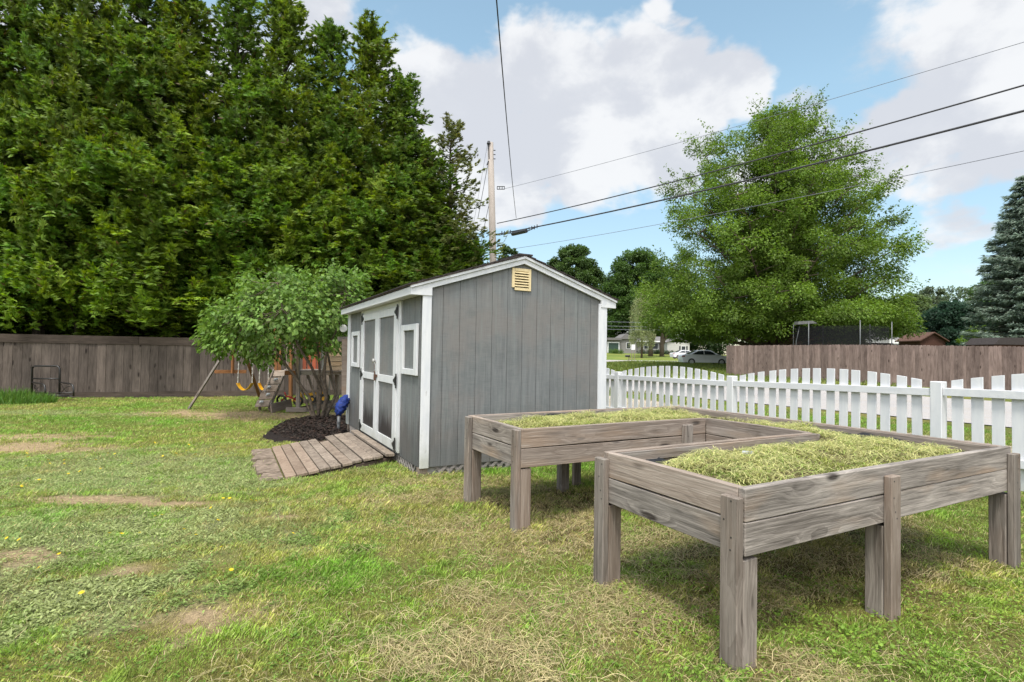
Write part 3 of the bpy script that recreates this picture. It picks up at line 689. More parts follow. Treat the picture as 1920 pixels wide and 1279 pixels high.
# ------------------------------------------------------------------ picket fence
P0 = Vector((1.95, 9.5)); FD = Vector((.4724, -.8814)); SP = 2.42       # runs towards the camera
fence = empty('picket_fence', (P0.x, P0.y, 0), math.atan2(FD.y, FD.x), 'white painted picket fence with arched panels between posts', 'fence')
base_z = lambda s: .035 * s
railt = lambda s: float(np.interp(s, [-1, 0, 1, 2, 3], [.94, .94, .968, 1.03, 1.08]))
postt = lambda s: float(np.interp(s, [-1, 0, 1, 2, 3], [.99, .996, 1.033, 1.09, 1.12]))
for k in range(-1, 4):
    x = k * SP; pm = MB(); h = postt(k)
    pm.quadbox([(x - .05, -.09, 0), (x + .05, -.09, 0), (x + .05, .02, 0), (x - .05, .02, 0), (x - .05, -.09, h), (x + .05, -.09, h), (x + .05, .02, h), (x - .05, .02, h)])
    pm.build('post', WHITEF, fence, bevel=.006)
pk = None
for k in range(-1, 3):
    a, b = k * SP + .052, (k + 1) * SP - .052; za, zb_ = railt(k), railt(k + 1) - .01
    ra = MB(); ra.quadbox([(a, -.075, za - .075), (b, -.075, zb_ - .075), (b, -.037, zb_ - .075), (a, -.037, za - .075), (a, -.075, za), (b, -.075, zb_), (b, -.037, zb_), (a, -.037, za)])
    ra.build('rail', WHITEX if k == 2 else WHITER, fence, bevel=.003)
    ra = MB(); ra.box(a, b, -.075, -.037, .27 + .03 * (k + 1), .345 + .03 * (k + 1)); ra.build('rail', WHITER, fence, bevel=.003)
    for i in range(15):
        s = (i + .75) / 15.5; x = k * SP + .06 + s * (SP - .12) - .01; f = s
        g = lambda q: railt(k + q) + .055 + .125 * max(0, math.sin(math.pi * min(max(q, 0), 1))) ** .85
        h0, h1 = g(f - .018), g(f + .018); bz = .10 + .03 * k + random.uniform(-.006, .006)
        dx = random.uniform(-.006, .006); tl = random.uniform(-.012, .012)
        pm = MB(); w2 = .045
        pm.prism([(x - w2 + dx, bz), (x + w2 + dx, bz), (x + w2 + dx + tl, h1), (x - w2 + dx + tl, h0)], 'y', -.036, -.018)
        pm.build('picket', WHITEF, fence, bevel=.002)

# ------------------------------------------------------------------ brown board fence (right)
def board_fence(name, A, B, hgt, bw, mat, label, ear=True, z_off=-.02, post_h=0, seed=1):
    A = Vector(A); B = Vector(B); D = B - A; L = D.length; rr = random.Random(seed)
    e = empty(name, (A.x, A.y, 0), math.atan2(D.y, D.x), label, 'fence'); m = MB(); n = int(L / bw)
    for i in range(n):
        x0 = i * bw + .002; x1 = (i + 1) * bw - .002; P = A + D * ((i + .5) / n); z = float(T(P.x, P.y)) + z_off; h = z + hgt + rr.uniform(-.012, .012)
        yo = rr.uniform(0, .006)
        if ear: m.prism([(x0, z), (x1, z), (x1, h - .035), (x1 - .03, h), (x0 + .03, h), (x0, h - .035)], 'y', yo, yo + .018)
        else: m.box(x0, x1, yo, yo + .018, z, h)
    m.build('boards', mat, e)
    return e, L
fb_, L = board_fence('board_fence', (13.05, 32.2), (21.4, 16.3), 1.83, .142, FENCE_B, 'reddish brown dog-ear privacy fence behind the white pickets')
m = MB(); [m.box(0, L, .026, .066, z, z + .09) for z in (.4, 1.1, 1.75)]; m.build('rail', FENCE_B, fb_)
m = MB(); [m.box(x, x + .09, .067, .157, -.2, 1.88) for x in np.arange(0, L, 2.4)]; m.build('post', FENCE_B, fb_)
# ------------------------------------------------------------------ old fence (left)
fa, fb2 = Vector((-20.6, 11.25)), Vector((1.0, 18.55))
D = fb2 - fa; L = D.length
lf = empty('plank_fence', (fa.x, fa.y, 0), math.atan2(D.y, D.x), 'old dark grey vertical board fence with top and bottom rails under the cedars', 'fence')
m = MB(); bw = .205; rr = random.Random(5); FB = -.14
for i in range(int(L / bw)):
    x0 = i * bw + .003; yo = rr.uniform(0, .008); m.box(x0, x0 + bw - .006, yo, yo + .02, FB + .1, FB + 1.55)
m.build('boards', FENCE_L, lf)
m = MB(); x = 0
while x < L:
    n_ = 3.6; m.box(x + .004, min(x + n_, L) - .004, -.022, -.001, FB + 1.50, FB + 1.72); x += n_
m.build('top_rail', FENCE_LR, lf)
m = MB(); x = -1
while x < L:
    n_ = 4.1; m.box(max(x, 0) + .004, min(x + n_, L) - .004, -.022, -.001, FB, FB + .20 + rr.uniform(-.01, .01)); x += n_
m.build('kick_board', FENCE_LR, lf)
m = MB(); [m.box(x, x + .09, .03, .12, FB - .1, FB + 1.6) for x in np.arange(0, L, 2.4)]; m.build('post', FENCE_LR, lf)
FDIR = D.normalized(); FN = Vector((-FDIR.y, FDIR.x))
def fence_pt(px):            # where the left fence line is seen at a pixel column
    d = ray(px, 700); r = d[0] / d[1]; t = (r * fa.y - fa.x) / (D.x - r * D.y); return fa + D * t

# ------------------------------------------------------------------ trees
def fin(parts):
    V = []; Fc = []; C = []; b = 0
    for v, f, c in parts: V.append(v); Fc.append(f + b); C.append(c); b += len(v)
    return np.concatenate(V), np.concatenate(Fc), np.concatenate(C)
def hue(base, n, rr, dv=.25, dh=.12):
    c = np.tile(base, (n, 1)) * rr.uniform(1 - dv, 1 + dv, (n, 1)); c[:, 0] *= rr.uniform(1 - dh, 1 + dh, n); return c

def cedar_mesh(Ht, Rm, seed, nb=300, spray=.20, sparse=1.0, base=(.052, .078, .014), bare=.3):
    """arborvitae: drooping flat sprays along upswept branches; returns crown (V,F,C) and limb list"""
    rr = np.random.default_rng(seed); P = []; Dv = []; Nn = []; L = []; W = []; C = []; limbs = []
    lobes = rr.uniform(.82, 1.22, 9)
    for b in range(nb):
        t = (b + rr.random()) / nb; t = t ** 1.10; z0 = bare + (Ht - bare) * t * .97
        az = rr.uniform(0, 2 * math.pi); lob = lobes[int(az / (2 * math.pi) * 9) % 9] * (1 + .14 * math.sin(t * 19 + seed))
        Lb = (Rm * min(1.0, 1.16 * (1 - t) ** .88 + .03)) * lob * rr.uniform(.72, 1.1)
        if Lb < .12: Lb = .12
        d = np.array([math.cos(az), math.sin(az), 0]); up = rr.uniform(.15, .55) + .5 * t
        cshift = rr.uniform(.80, 1.22); yellow = rr.random() < .35
        npl = int(max(2, Lb / .20 * sparse * (1.3 - 1.02 * t))); pm = 11; ns = npl * pm
        sp = np.repeat(rr.random(npl) ** .6, pm); s = sp
        pos = d * (Lb * s)[:, None]; pos[:, 2] += z0 + up * Lb * s * (1 - .35 * s)
        pos += np.repeat(rr.normal(0, .07 + .10 * min(1, Lb), (npl, 3)), pm, 0)
        pax = norm(d * rr.uniform(.3, 1.0, (npl, 1)) + np.array([0, 0, 1.]) * rr.uniform(-.15, 1.3, (npl, 1)) + rr.normal(0, .35, (npl, 3))); q = rr.random(ns) ** .8
        pos += np.repeat(pax, pm, 0) * (q * rr.uniform(.28, .52))[:, None] + rr.normal(0, .055, (ns, 3)) * (1.1 - q[:, None])
        if b % 3 == 0: limbs.append([(0, 0, z0), tuple(d * Lb * .5 + (0, 0, z0 + up * Lb * .42)), tuple(d * Lb * .92 + (0, 0, z0 + up * Lb * .62))])
        k = 5
        ang = rr.uniform(-1.1, 1.1, (ns, 1)) + (np.arange(k) - 2)[None] * .42
        ca, sa_ = np.cos(ang), np.sin(ang); side = np.array([-d[1], d[0], 0]) 
        tilt = rr.uniform(-.5, 1.3, (ns, 1))
        dirs = ca[..., None] * (np.repeat(pax, pm, 0) * .8 + d * .4)[:, None] + sa_[..., None] * side; dirs[..., 2] += tilt * .5 - .1 * np.abs(sa_)
        P.append(np.repeat(pos, k, 0)); Dv.append(dirs.reshape(-1, 3)); n = ns * k
        nn = np.repeat(rr.normal(0, .5, (ns, 3)) + (d * .6 + np.array([0, 0, .7])), k, 0); Nn.append(nn)
        ll = spray * rr.uniform(.55, 1.2, n); L.append(ll); W.append(ll * rr.uniform(.20, .36, n))
        bs = np.array(base) * cshift; bs = bs * (1.2, 1.1, .85) if yellow else bs; bs = bs * (1 + .5 * max(0, .5 - t), 1 + .7 * max(0, .5 - t), 1)
        c = hue(bs, n, rr, .25, .12); c *= (.75 + .45 * np.repeat(s, k))[:, None] if False else 1
        c *= np.repeat(rr.uniform(.72, 1.32, npl), pm * k)[:, None]; br = rr.random(n) < .02; c[br] = (.10, .062, .025); C.append(c)
    P, Dv, Nn, L, W, C = map(np.concatenate, (P, Dv, Nn, L, W, C))
    return leaves(P, Dv, Nn, L, W, C, .08), limbs
def limbs_mb(Ht, r0, limbs, wob=.04, seed=1):
    rr = random.Random(seed); m = MB()
    m.tube([(rr.uniform(-wob, wob), rr.uniform(-wob, wob), Ht * k / 8 - .2) for k in range(9)], [r0 * (1 - k / 8.6) + .01 for k in range(9)], 7)
    for l in limbs: m.tube(l, [.03, .018, .006], 4, False)
    return m
FN3 = Vector((FN.x, FN.y, 0)); FD3 = Vector((FDIR.x, FDIR.y, 0))
# three cedar shapes, reused down the hedge row with their own scale and turn
cedars = []
def make_cedar(k, Ht, Rm, nb, sparse, spray, base, bare=.3):
    t = empty('cedar_tree', (0, 0, 0)); (V, Fc, C), lb = cedar_mesh(Ht, Rm, 40 + k, nb, spray, sparse, base, bare)
    cloud_mesh('crown', V, Fc, C, LEAF, t); limbs_mb(Ht, .15, lb, seed=k).build('trunk', BARKD, t); return t
def copy_tree(src, loc, rz_, sc):
    o = src.copy(); COL.objects.link(o)
    for ch in src.children: c = ch.copy(); COL.objects.link(c); c.parent = o
    o.location = loc; o.rotation_euler = (0, 0, rz_); o.scale = sc; return o
protoA = make_cedar(0, 12, 2.2, 500, 1.25, .15, (.115, .168, .026), 1.6); protoB = make_cedar(1, 12, 2.2, 480, 1.25, .145, (.092, .160, .026), 1.7); protoD = make_cedar(3, 12, 2.2, 380, .8, .20, (.075, .115, .018), .2); protoC = make_cedar(2, 12, 2.2, 260, .80, .14, (.12, .14, .045), .6)
row = [  # image column of the trunk, image row of the tip, offset behind the fence, prototype, label
 (-150, -260, 1.7, 0, 'tall dense cedar at the far left end of the hedge row, mostly outside the photo'),
 (-20, -200, 2.0, 1, 'tall cedar standing behind the metal chair frame at the left edge of the photo'),
 (85, -170, 1.6, 0, 'tall cedar behind the old fence just right of the metal chair frame'),
 (190, -110, 2.2, 1, 'third cedar of the hedge from the left edge, bushy down to the fence top'),
 (290, -40, 1.7, 0, 'cedar rising left of the notch of sky at the hedge top'),
 (400, -15, 1.9, 1, 'cedar directly behind the swing set legs, just right of the sky notch'),
 (505, -8, 1.8, 0, 'cedar behind the left half of the multi-stemmed lilac, with its tip at the photo top'),
 (603, 42, 2.0, 1, 'bright green cedar behind the right half of the multi-stemmed lilac'),
 (692, 45, 1.9, 0, 'pointed cedar rising above the left end of the grey shed'),
 (800, 262, 2.2, 0, 'narrow cedar between the shorter cedar above the shed doors and the thin see-through one'),
 (762, 140, 1.8, 1, 'shorter cedar above the shed doors, on the slope of the hedge outline'),
]
GRP = 'cedars in the tall hedge row behind the old fence'
first = {}
for i, (px, ty, off, kk, lab) in enumerate(row):
    b = fence_pt(px); p = Vector((b.x, b.y, 0)) + FN3 * (off + .35); p.z = -.15
    hor = 662 + .0166 * (px - 960); ht = H + (hor - ty) / F * p.y + .15
    pr = (protoA, protoB)[kk]; sc = ht / 12 * 1.01; wdt = random.uniform(1.0, 1.16)
    o = pr if kk not in first else copy_tree(pr, p, 0, (1, 1, 1)); first[kk] = 1
    o.location = p; o.rotation_euler = (0, 0, random.uniform(0, 6.28)); o.scale = (wdt, wdt, sc); tag(o, lab, 'cedar', GRP)
b = fence_pt(856); p = Vector((b.x, b.y, -.15)) + FN3 * 1.6; ht = H + (660 - 212) / F * p.y
protoC.location = p; protoC.scale = (.98, .98, ht / 12); protoC.rotation_euler = (0, 0, 1.2); tag(protoC, 'thin see-through cedar at the right end of the hedge, beside the utility pole', 'cedar', GRP)
# second rank behind, filling the hedge
for i, (px, ty, kk) in enumerate(((-75, -60, 1), (40, -60, 1), (140, 20, 0), (250, 0, 1), (350, 60, 0), (455, 80, 1), (560, 110, 0), (650, 120, 1), (735, 230, 0))):
    b = fence_pt(px); p = Vector((b.x, b.y, -.15)) + FN3 * 4.4; hor = 662 + .0166 * (px - 960)
    ht = H + (hor - ty) / F * p.y; o = protoD if i == 0 else copy_tree(protoD, p, 0, (1, 1, 1)); o.location = p; o.rotation_euler = (0, 0, i * 1.3); o.scale = (1.05, 1.05, ht / 12 * .62)
    tag(o, ['rear cedar at the far left end of the hedge, low behind the fence corner', 'rear cedar glimpsed between the two leftmost cedars of the hedge', 'rear cedar showing behind the second and third hedge cedars', 'rear cedar filling the gap left of the sky notch',
            'rear cedar closing the gap under the sky notch', 'rear cedar between the two cedars behind the swing set', 'rear cedar filling the hedge behind the top of the lilac',
            'rear cedar filling the hedge left of the pointed cedar above the shed', 'low rear cedar behind the shed doors end of the hedge'][i], 'cedar', GRP)
# low cedars and shrubs at the end of the row, above the shed roof
for i, (px, ty, off, r) in enumerate(((800, 330, 1.2, 1.15), (835, 420, .9, 1.0), (885, 436, 1.6, 1.0), (925, 455, 2.6, .9))):
    b = fence_pt(px); p = Vector((b.x, b.y, -.15)) + FN3 * off; ht = H + (660 - ty) / F * p.y
    o = copy_tree(protoD, p, 2 + i, (r * .9, r * .9, ht / 12))
    tag(o, ['short dense cedar behind the shed roof, left of the thin see-through cedar', 'low cedar below the thin see-through cedar', 'low yellowish cedar between the thin cedar and the utility pole', 'lowest cedar at the foot of the utility pole'][i], 'cedar', 'low cedars above the shed roof')

def cluster_tree(name, loc, label, cat, clusters, leaf, per, base, trunk=None, seed=1, flat=.45, group=None, bark=BARK, droop=.0, dv=.22, lw=.6, tilt=1.0):
    """clusters: (x,y,z,r) local; every cluster is a pad of leaves"""
    rr = np.random.default_rng(seed); t = empty(name, loc, 0, label, cat, group); P = []; C = []; Dn = []; O = []
    for (x, y, z, r) in clusters:
        n = max(4, int(per * r * r)); q = norm(rr.normal(0, 1, (n, 3))) * (rr.random((n, 1)) ** .42) * r * (1, 1, flat)
        q[:, 2] -= droop * (q[:, 0] ** 2 + q[:, 1] ** 2) / max(r, .01)
        P.append(q + (x, y, z)); C.append(hue(np.array(base) * rr.uniform(1 - dv, 1 + dv), n, rr, .2, .1)); O.append(norm(q + 1e-6) + np.array([x, y, 0]) / (math.hypot(x, y) + 1) * .6)
    P = np.concatenate(P); C = np.concatenate(C); O = np.concatenate(O); n = len(P)
    D = O + rr.normal(0, .6, (n, 3)); D[:, 2] -= .25; N = np.array([0, 0, tilt]) + O * .35 + rr.normal(0, .45, (n, 3))
    L = leaf * rr.uniform(.65, 1.25, n)
    V, Fc, C = leaves(P, D, N, L, L * lw, C, .1); cloud_mesh('crown', V, Fc, C, LEAF, t)
    if trunk: trunk.build('trunk', bark, t, smooth=True)
    return t

# the big maple behind the brown fence
def maple():
    rr = random.Random(21); loc = at(1452, 650, 42); bx, by = loc.x, loc.y; bz = float(T(bx, by)); mb = MB(); cl = []
    prof = [(2.2, 8.0), (3.4, 11.0), (6.0, 11.2), (9.3, 10.4), (12.6, 8.9), (15.5, 7.9), (18.0, 5.6), (19.6, 3.2), (20.8, .6)]
    def rad(z, left): 
        r = np.interp(z, [a for a, _ in prof], [b for _, b in prof]); return r * (.98 if left else .88)
    mb.tube([(0, 0, -.3), (.05, 0, .8), (0, .1, 1.7)], [.55, .45, .42], 10)
    for k in range(62):
        az = k * 2.399 + rr.uniform(-.2, .2); t = (k + .5) / 62; ztop = 3.2 + 17.6 * t ** .95
        r = rad(ztop, math.cos(az) < 0) * rr.uniform(.82, 1.03) * (.95 if t < .9 else .7)
        tipx, tipy = r * math.cos(az), r * math.sin(az) * .9
        steep = .22 + .2 * t
        pts = [(0, 0, 1.5 + .8 * t * 2)]
        for s in (.2, .4, .6, .8, 1.):
            rs = s ** (1.0 + 1.1 * t) ; zz = pts[0][2] + (ztop - pts[0][2]) * (s ** (.75 if t > .3 else 1.1))
            pts.append((tipx * rs + rr.uniform(-.25, .25), tipy * rs + rr.uniform(-.25, .25), zz))
        r0 = .21 - .10 * t
        mb.tube(pts, [r0, r0 * .8, r0 * .6, r0 * .42, r0 * .26, r0 * .08], 6, False)
        n = 16
        for j in range(n):
            s = .30 + .72 * (j + rr.random()) / n; i0 = min(int(s * 5), 4); f = s * 5 - i0; a, b = Vector(pts[i0]), Vector(pts[i0 + 1]); q = a.lerp(b, min(f, 1.15))
            sp = (.6 + 1.9 * min(1, 1.4 - s)) * (1 - .35 * t); da = rr.uniform(0, 6.28)
            e = q + Vector((math.cos(da) * sp, math.sin(da) * sp, rr.uniform(-.15, .75)))
            R_ = rad(max(2.2, min(e.z, 21)), e.x < 0); rq = math.hypot(e.x, e.y)
            if rq > R_ * 1.04: continue
            mb.tube([q, q.lerp(e, .5) + Vector((0, 0, .1)), e], [.045, .03, .012], 4, False)
            cl.append((e.x, e.y, e.z, rr.uniform(.7, 1.3) * (1 - .2 * t)))
            if rr.random() < .5:
                e2 = e + Vector((rr.uniform(-.9, .9), rr.uniform(-.9, .9), rr.uniform(-.3, .4))); cl.append((e2.x, e2.y, e2.z, rr.uniform(.35, .8)))
        cl.append((*pts[-1], .45)); cl.append((pts[-1][0] * 1.03, pts[-1][1] * 1.03, pts[-1][2] + .35, .32))
    for k in range(330):                # leafy shell that closes the outline
        az = rr.uniform(0, 6.28); z = rr.uniform(3, 20.6); R_ = rad(z, math.cos(az) < 0) * .93; r = R_ * rr.uniform(.55, 1.0); cl.append((r * math.cos(az), r * math.sin(az) * .9, z + rr.uniform(-.2, .2), rr.uniform(.5, 1.05) * (1 - z / 60)))
    for (x, y, z, r) in list(cl):      # upswept shoots at the outline
        q = math.hypot(x, y)
        if q > .72 * rad(min(z, 20.5), x < 0) and rr.random() < .6:
            ux, uy = x / q, y / q; st = rr.uniform(.28, .5)
            for j in range(1, 4): cl.append((x + ux * st * j * .8, y + uy * st * j * .8, z + .25 + st * j * .75, .34 - .07 * j))
    # low skirt of hanging foliage
    for k in range(120):
        az = rr.uniform(0, 6.28); r = rr.uniform(4.5, 10.3); z = rr.uniform(2.5 if math.cos(az) < .1 else 3.3, 4.8); r = r * (1 if math.cos(az) < 0 else .88); cl.append((r * math.cos(az), r * math.sin(az) * .9, z, rr.uniform(.6, 1.15)))
    return cluster_tree('maple_tree', (bx, by, bz), 'big broad green maple standing behind the reddish brown privacy fence', 'tree', cl, .18, 270, (.115, .180, .028), mb, 3, .62, None, BARK, .05, .32)
maple()

def round_tree(name, px, py_top, px_l, px_r, Y, label, base, seed, per=26, leaf=.42, dens=150, flat=.7, zlow=.12, group=None, shape='round', cat='tree'):
    """crown drawn to the size it has in the photo at distance Y"""
    c = at(px, 660, Y); z0 = float(T(c.x, c.y)); Ht = at(px, py_top, Y).z - z0; Rr = (px_r - px_l) / 2 / F * Y; rr = random.Random(seed); cl = []
    m = MB(); m.tube([(0, 0, -.3), (0, 0, Ht * .35), (rr.uniform(-.2, .2), 0, Ht * .8)], [Ht * .022, Ht * .016, .04], 7)
    for k in range(dens):
        t = zlow + (1 - zlow) * rr.random() ** .85
        if shape == 'round': e = math.sqrt(max(0, 1 - ((t - .52) / .50) ** 2)) if t > .52 else .78 + .22 * t / .52
        elif shape == 'cone': e = (1 - t) ** .8 + .05
        else: e = math.sqrt(max(0.02, 1 - ((t - .45) / .57) ** 2))
        az = rr.uniform(0, 6.28); s = rr.random() ** .38; r = Rr * e * s * rr.uniform(.86, 1.06)
        cr_ = (.17 + .10 * rr.random()) * Rr * (1.15 - .5 * t)
        r = max(0, min(r, Rr * e - cr_ * .5))
        cl.append((r * math.cos(az), r * math.sin(az), t * Ht - cr_ * .4, cr_))
        if k % 4 == 0: m.tube([(0, 0, t * Ht * .6), (r * math.cos(az) * .8, r * math.sin(az) * .8, t * Ht - .2)], [.07, .02], 4, False)
    return cluster_tree(name, (c.x, c.y, z0), label, cat, cl, leaf, per / max(.3, (Rr * .22) ** 2), base, m, seed, flat, group, BARKD)
G2 = 'trees behind the distant houses'
round_tree('shade_tree', 1072, 462, 1012, 1136, 76, 'dark round-headed tree rising just right of the shed roof peak', (.060, .100, .026), 31, 420, .34, 230)
round_tree('shade_tree', 948, 462, 915, 985, 60, 'small dark tree peeking out between the utility pole and the shed roof', (.045, .080, .022), 32, 220, .32, 70)
round_tree('shade_tree', 1195, 468, 1132, 1262, 150, 'tall dark green tree behind the left end of the grey house', (.065, .115, .026), 33, 380, .6, 230, group=G2)
round_tree('shade_tree', 1140, 520, 1085, 1180, 160, 'dark tree behind the grey garage, partly hidden by the shed corner', (.038, .068, .020), 34, 240, .6, 110, group=G2)
round_tree('shade_tree', 1262, 500, 1215, 1330, 165, 'dark tree showing left of the big maple above the grey house', (.050, .090, .022), 35, 340, .6, 160, group=G2)
round_tree('shade_tree', 1350, 560, 1290, 1440, 150, 'dark tree behind the white garage and the maple', (.035, .062, .018), 36, 240, .6, 110, group=G2)
G3 = 'trees beyond the small red shed'
round_tree('woodland_tree', 1700, 552, 1650, 1752, 92, 'pale green tree right of the maple above the white roof', (.105, .145, .055), 41, 220, .5, 120, group=G3)
round_tree('woodland_tree', 1748, 540, 1700, 1790, 110, 'pale grey-green pine top above the small red shed', (.100, .130, .070), 42, 200, .5, 90, group=G3)
round_tree('woodland_tree', 1800, 538, 1752, 1850, 115, 'pale green tree top between the red shed and the spruce', (.095, .130, .065), 43, 200, .5, 90, group=G3)
round_tree('woodland_tree', 1858, 520, 1805, 1905, 80, 'green broadleaf tree just left of the blue spruce', (.070, .120, .035), 44, 220, .42, 110, group=G3)
round_tree('woodland_tree', 1640, 560, 1580, 1700, 105, 'pale tree mostly hidden behind the right side of the maple', (.085, .125, .050), 47, 200, .5, 90, group=G3)
round_tree('dark_tree', 1786, 568, 1728, 1846, 62, 'dark blue-green dense tree directly behind the small red shed', (.028, .058, .034), 45, 300, .30, 150, shape='oval')
round_tree('leafy_bush', 1838, 612, 1800, 1872, 44, 'bright yellow-green bush at the foot of the blue spruce', (.12, .19, .03), 46, 260, .18, 70, zlow=.02, cat='bush')
# weeping birch in front of the grey house
def birch():
    c = at(1203, 660, 104); z0 = float(T(c.x, c.y)); rr = random.Random(9); Ht = at(1203, 545, 104).z - z0; cl = []; m = MB()
    m.tube([(0, 0, -.2), (.1, 0, Ht * .5), (0, 0, Ht)], [.22, .12, .03], 7)
    for k in range(170):
        az = rr.uniform(0, 6.28); s = rr.random() ** .5; top = Ht * rr.uniform(.3, 1.0); r = 2.4 * s * math.sqrt(max(.02, 1 - (top / Ht - .35) ** 2 * 1.9))
        for j in range(4): cl.append((r * math.cos(az), r * math.sin(az), top - j * .7, .32))
    return cluster_tree('weeping_birch', (c.x, c.y, z0), 'pale grey-green weeping tree in front of the grey house', 'tree', cl, .20, 260, (.28, .31, .15), m, 8, 1.4, None, BARK)
birch()
for px, lab in ((1220, 'thick bare lower trunk of the shade tree left of the house door'), (1241, 'forked shade tree trunk right in front of the house door')):
    c = at(px, 660, 112); z0 = float(T(c.x, c.y)); m = MB(); cl = []; rr = random.Random(px)
    m.tube([(0, 0, -.2), (0, 0, 2.5), (.1, 0, 6), (0, 0, 9)], [.55, .42, .36, .2], 8); m.tube([(0, 0, 2.2), (.9, 0, 4.5), (1.5, 0, 8)], [.3, .25, .15], 7)
    for k in range(90): cl.append((rr.uniform(-3.2, 3.8), rr.uniform(-3, 3), rr.uniform(5.5, 13), rr.uniform(.6, 1.1)))
    cluster_tree('shade_tree', (c.x, c.y, z0), lab, 'tree', cl, .38, 40, (.055, .10, .022), m, px, .6, 'shade trees on the lawn of the grey house')

# blue spruce at the right edge
def spruce(px, py_top, Y, Rm, label, base=(.20, .255, .20)):
    c = at(px, 660, Y); z0 = float(T(c.x, c.y)); Ht = at(px, py_top, Y).z - z0; rr = np.random.default_rng(5); t = empty('blue_spruce', (c.x, c.y, z0), 0, label, 'tree')
    P = []; D = []; N = []; L = []; C = []; m = MB(); m.tube([(0, 0, -.2), (0, 0, Ht)], [.28, .03], 8)
    z = .9; k = 0
    while z < Ht - .2:
        tt = z / Ht; nb = 11 if tt < .8 else 7
        for i in range(nb):
            az = i * 2 * math.pi / nb + k * .37 + rr.uniform(-.2, .2); Lb = Rm * (1 - tt) ** .6 * rr.uniform(.82, 1.15) + .12
            d = np.array([math.cos(az), math.sin(az), 0]); sd_ = np.array([-d[1], d[0], 0]); zb_ = z + rr.uniform(-.14, .14)
            f = lambda s: np.array([0, 0, zb_]) + d * (Lb * s) + np.array([0, 0, 1]) * (-.28 * Lb * s + .22 * Lb * s * s)
            m.tube([tuple(f(0)), tuple(f(.5)), tuple(f(1))], [.04, .025, .01], 4, False)
            ns = int(26 * Lb) + 8; s = rr.random(ns) ** .7; sg = rr.choice([-1, 1], ns)
            tw = (rr.random(ns) * .30 * Lb * (1.1 - s * .75))
            p = np.array([f(q) for q in s]) + sd_ * (sg * tw)[:, None]; p[:, 2] -= tw * .25 + rr.random(ns) * .06
            kk = 4
            for q in range(kk):
                P.append(p + rr.normal(0, .05, (ns, 3))); dd = d + sd_ * (sg * rr.uniform(.1, 1.0, ns))[:, None] + np.array([0, 0, -.25]) + rr.normal(0, .25, (ns, 3)); D.append(dd)
                N.append(np.array([0, 0, 1.]) + rr.normal(0, .5, (ns, 3))); L.append(rr.uniform(.13, .30, ns)); C.append(hue(np.array(base) * rr.uniform(.75, 1.25), ns, rr, .2, .08))
        z += .34 * (1.1 - .4 * tt); k += 1
    P, D, N, L, C = map(np.concatenate, (P, D, N, L, C)); V, Fc, C = leaves(P, D, N, L, L * .32, C, .1)
    cloud_mesh('crown', V, Fc, C, LEAF, t); m.build('trunk', BARKD, t); return t
spruce(1934, 318, 36, 3.75, 'blue-grey spruce with drooping tiers of branches at the right edge of the photo')

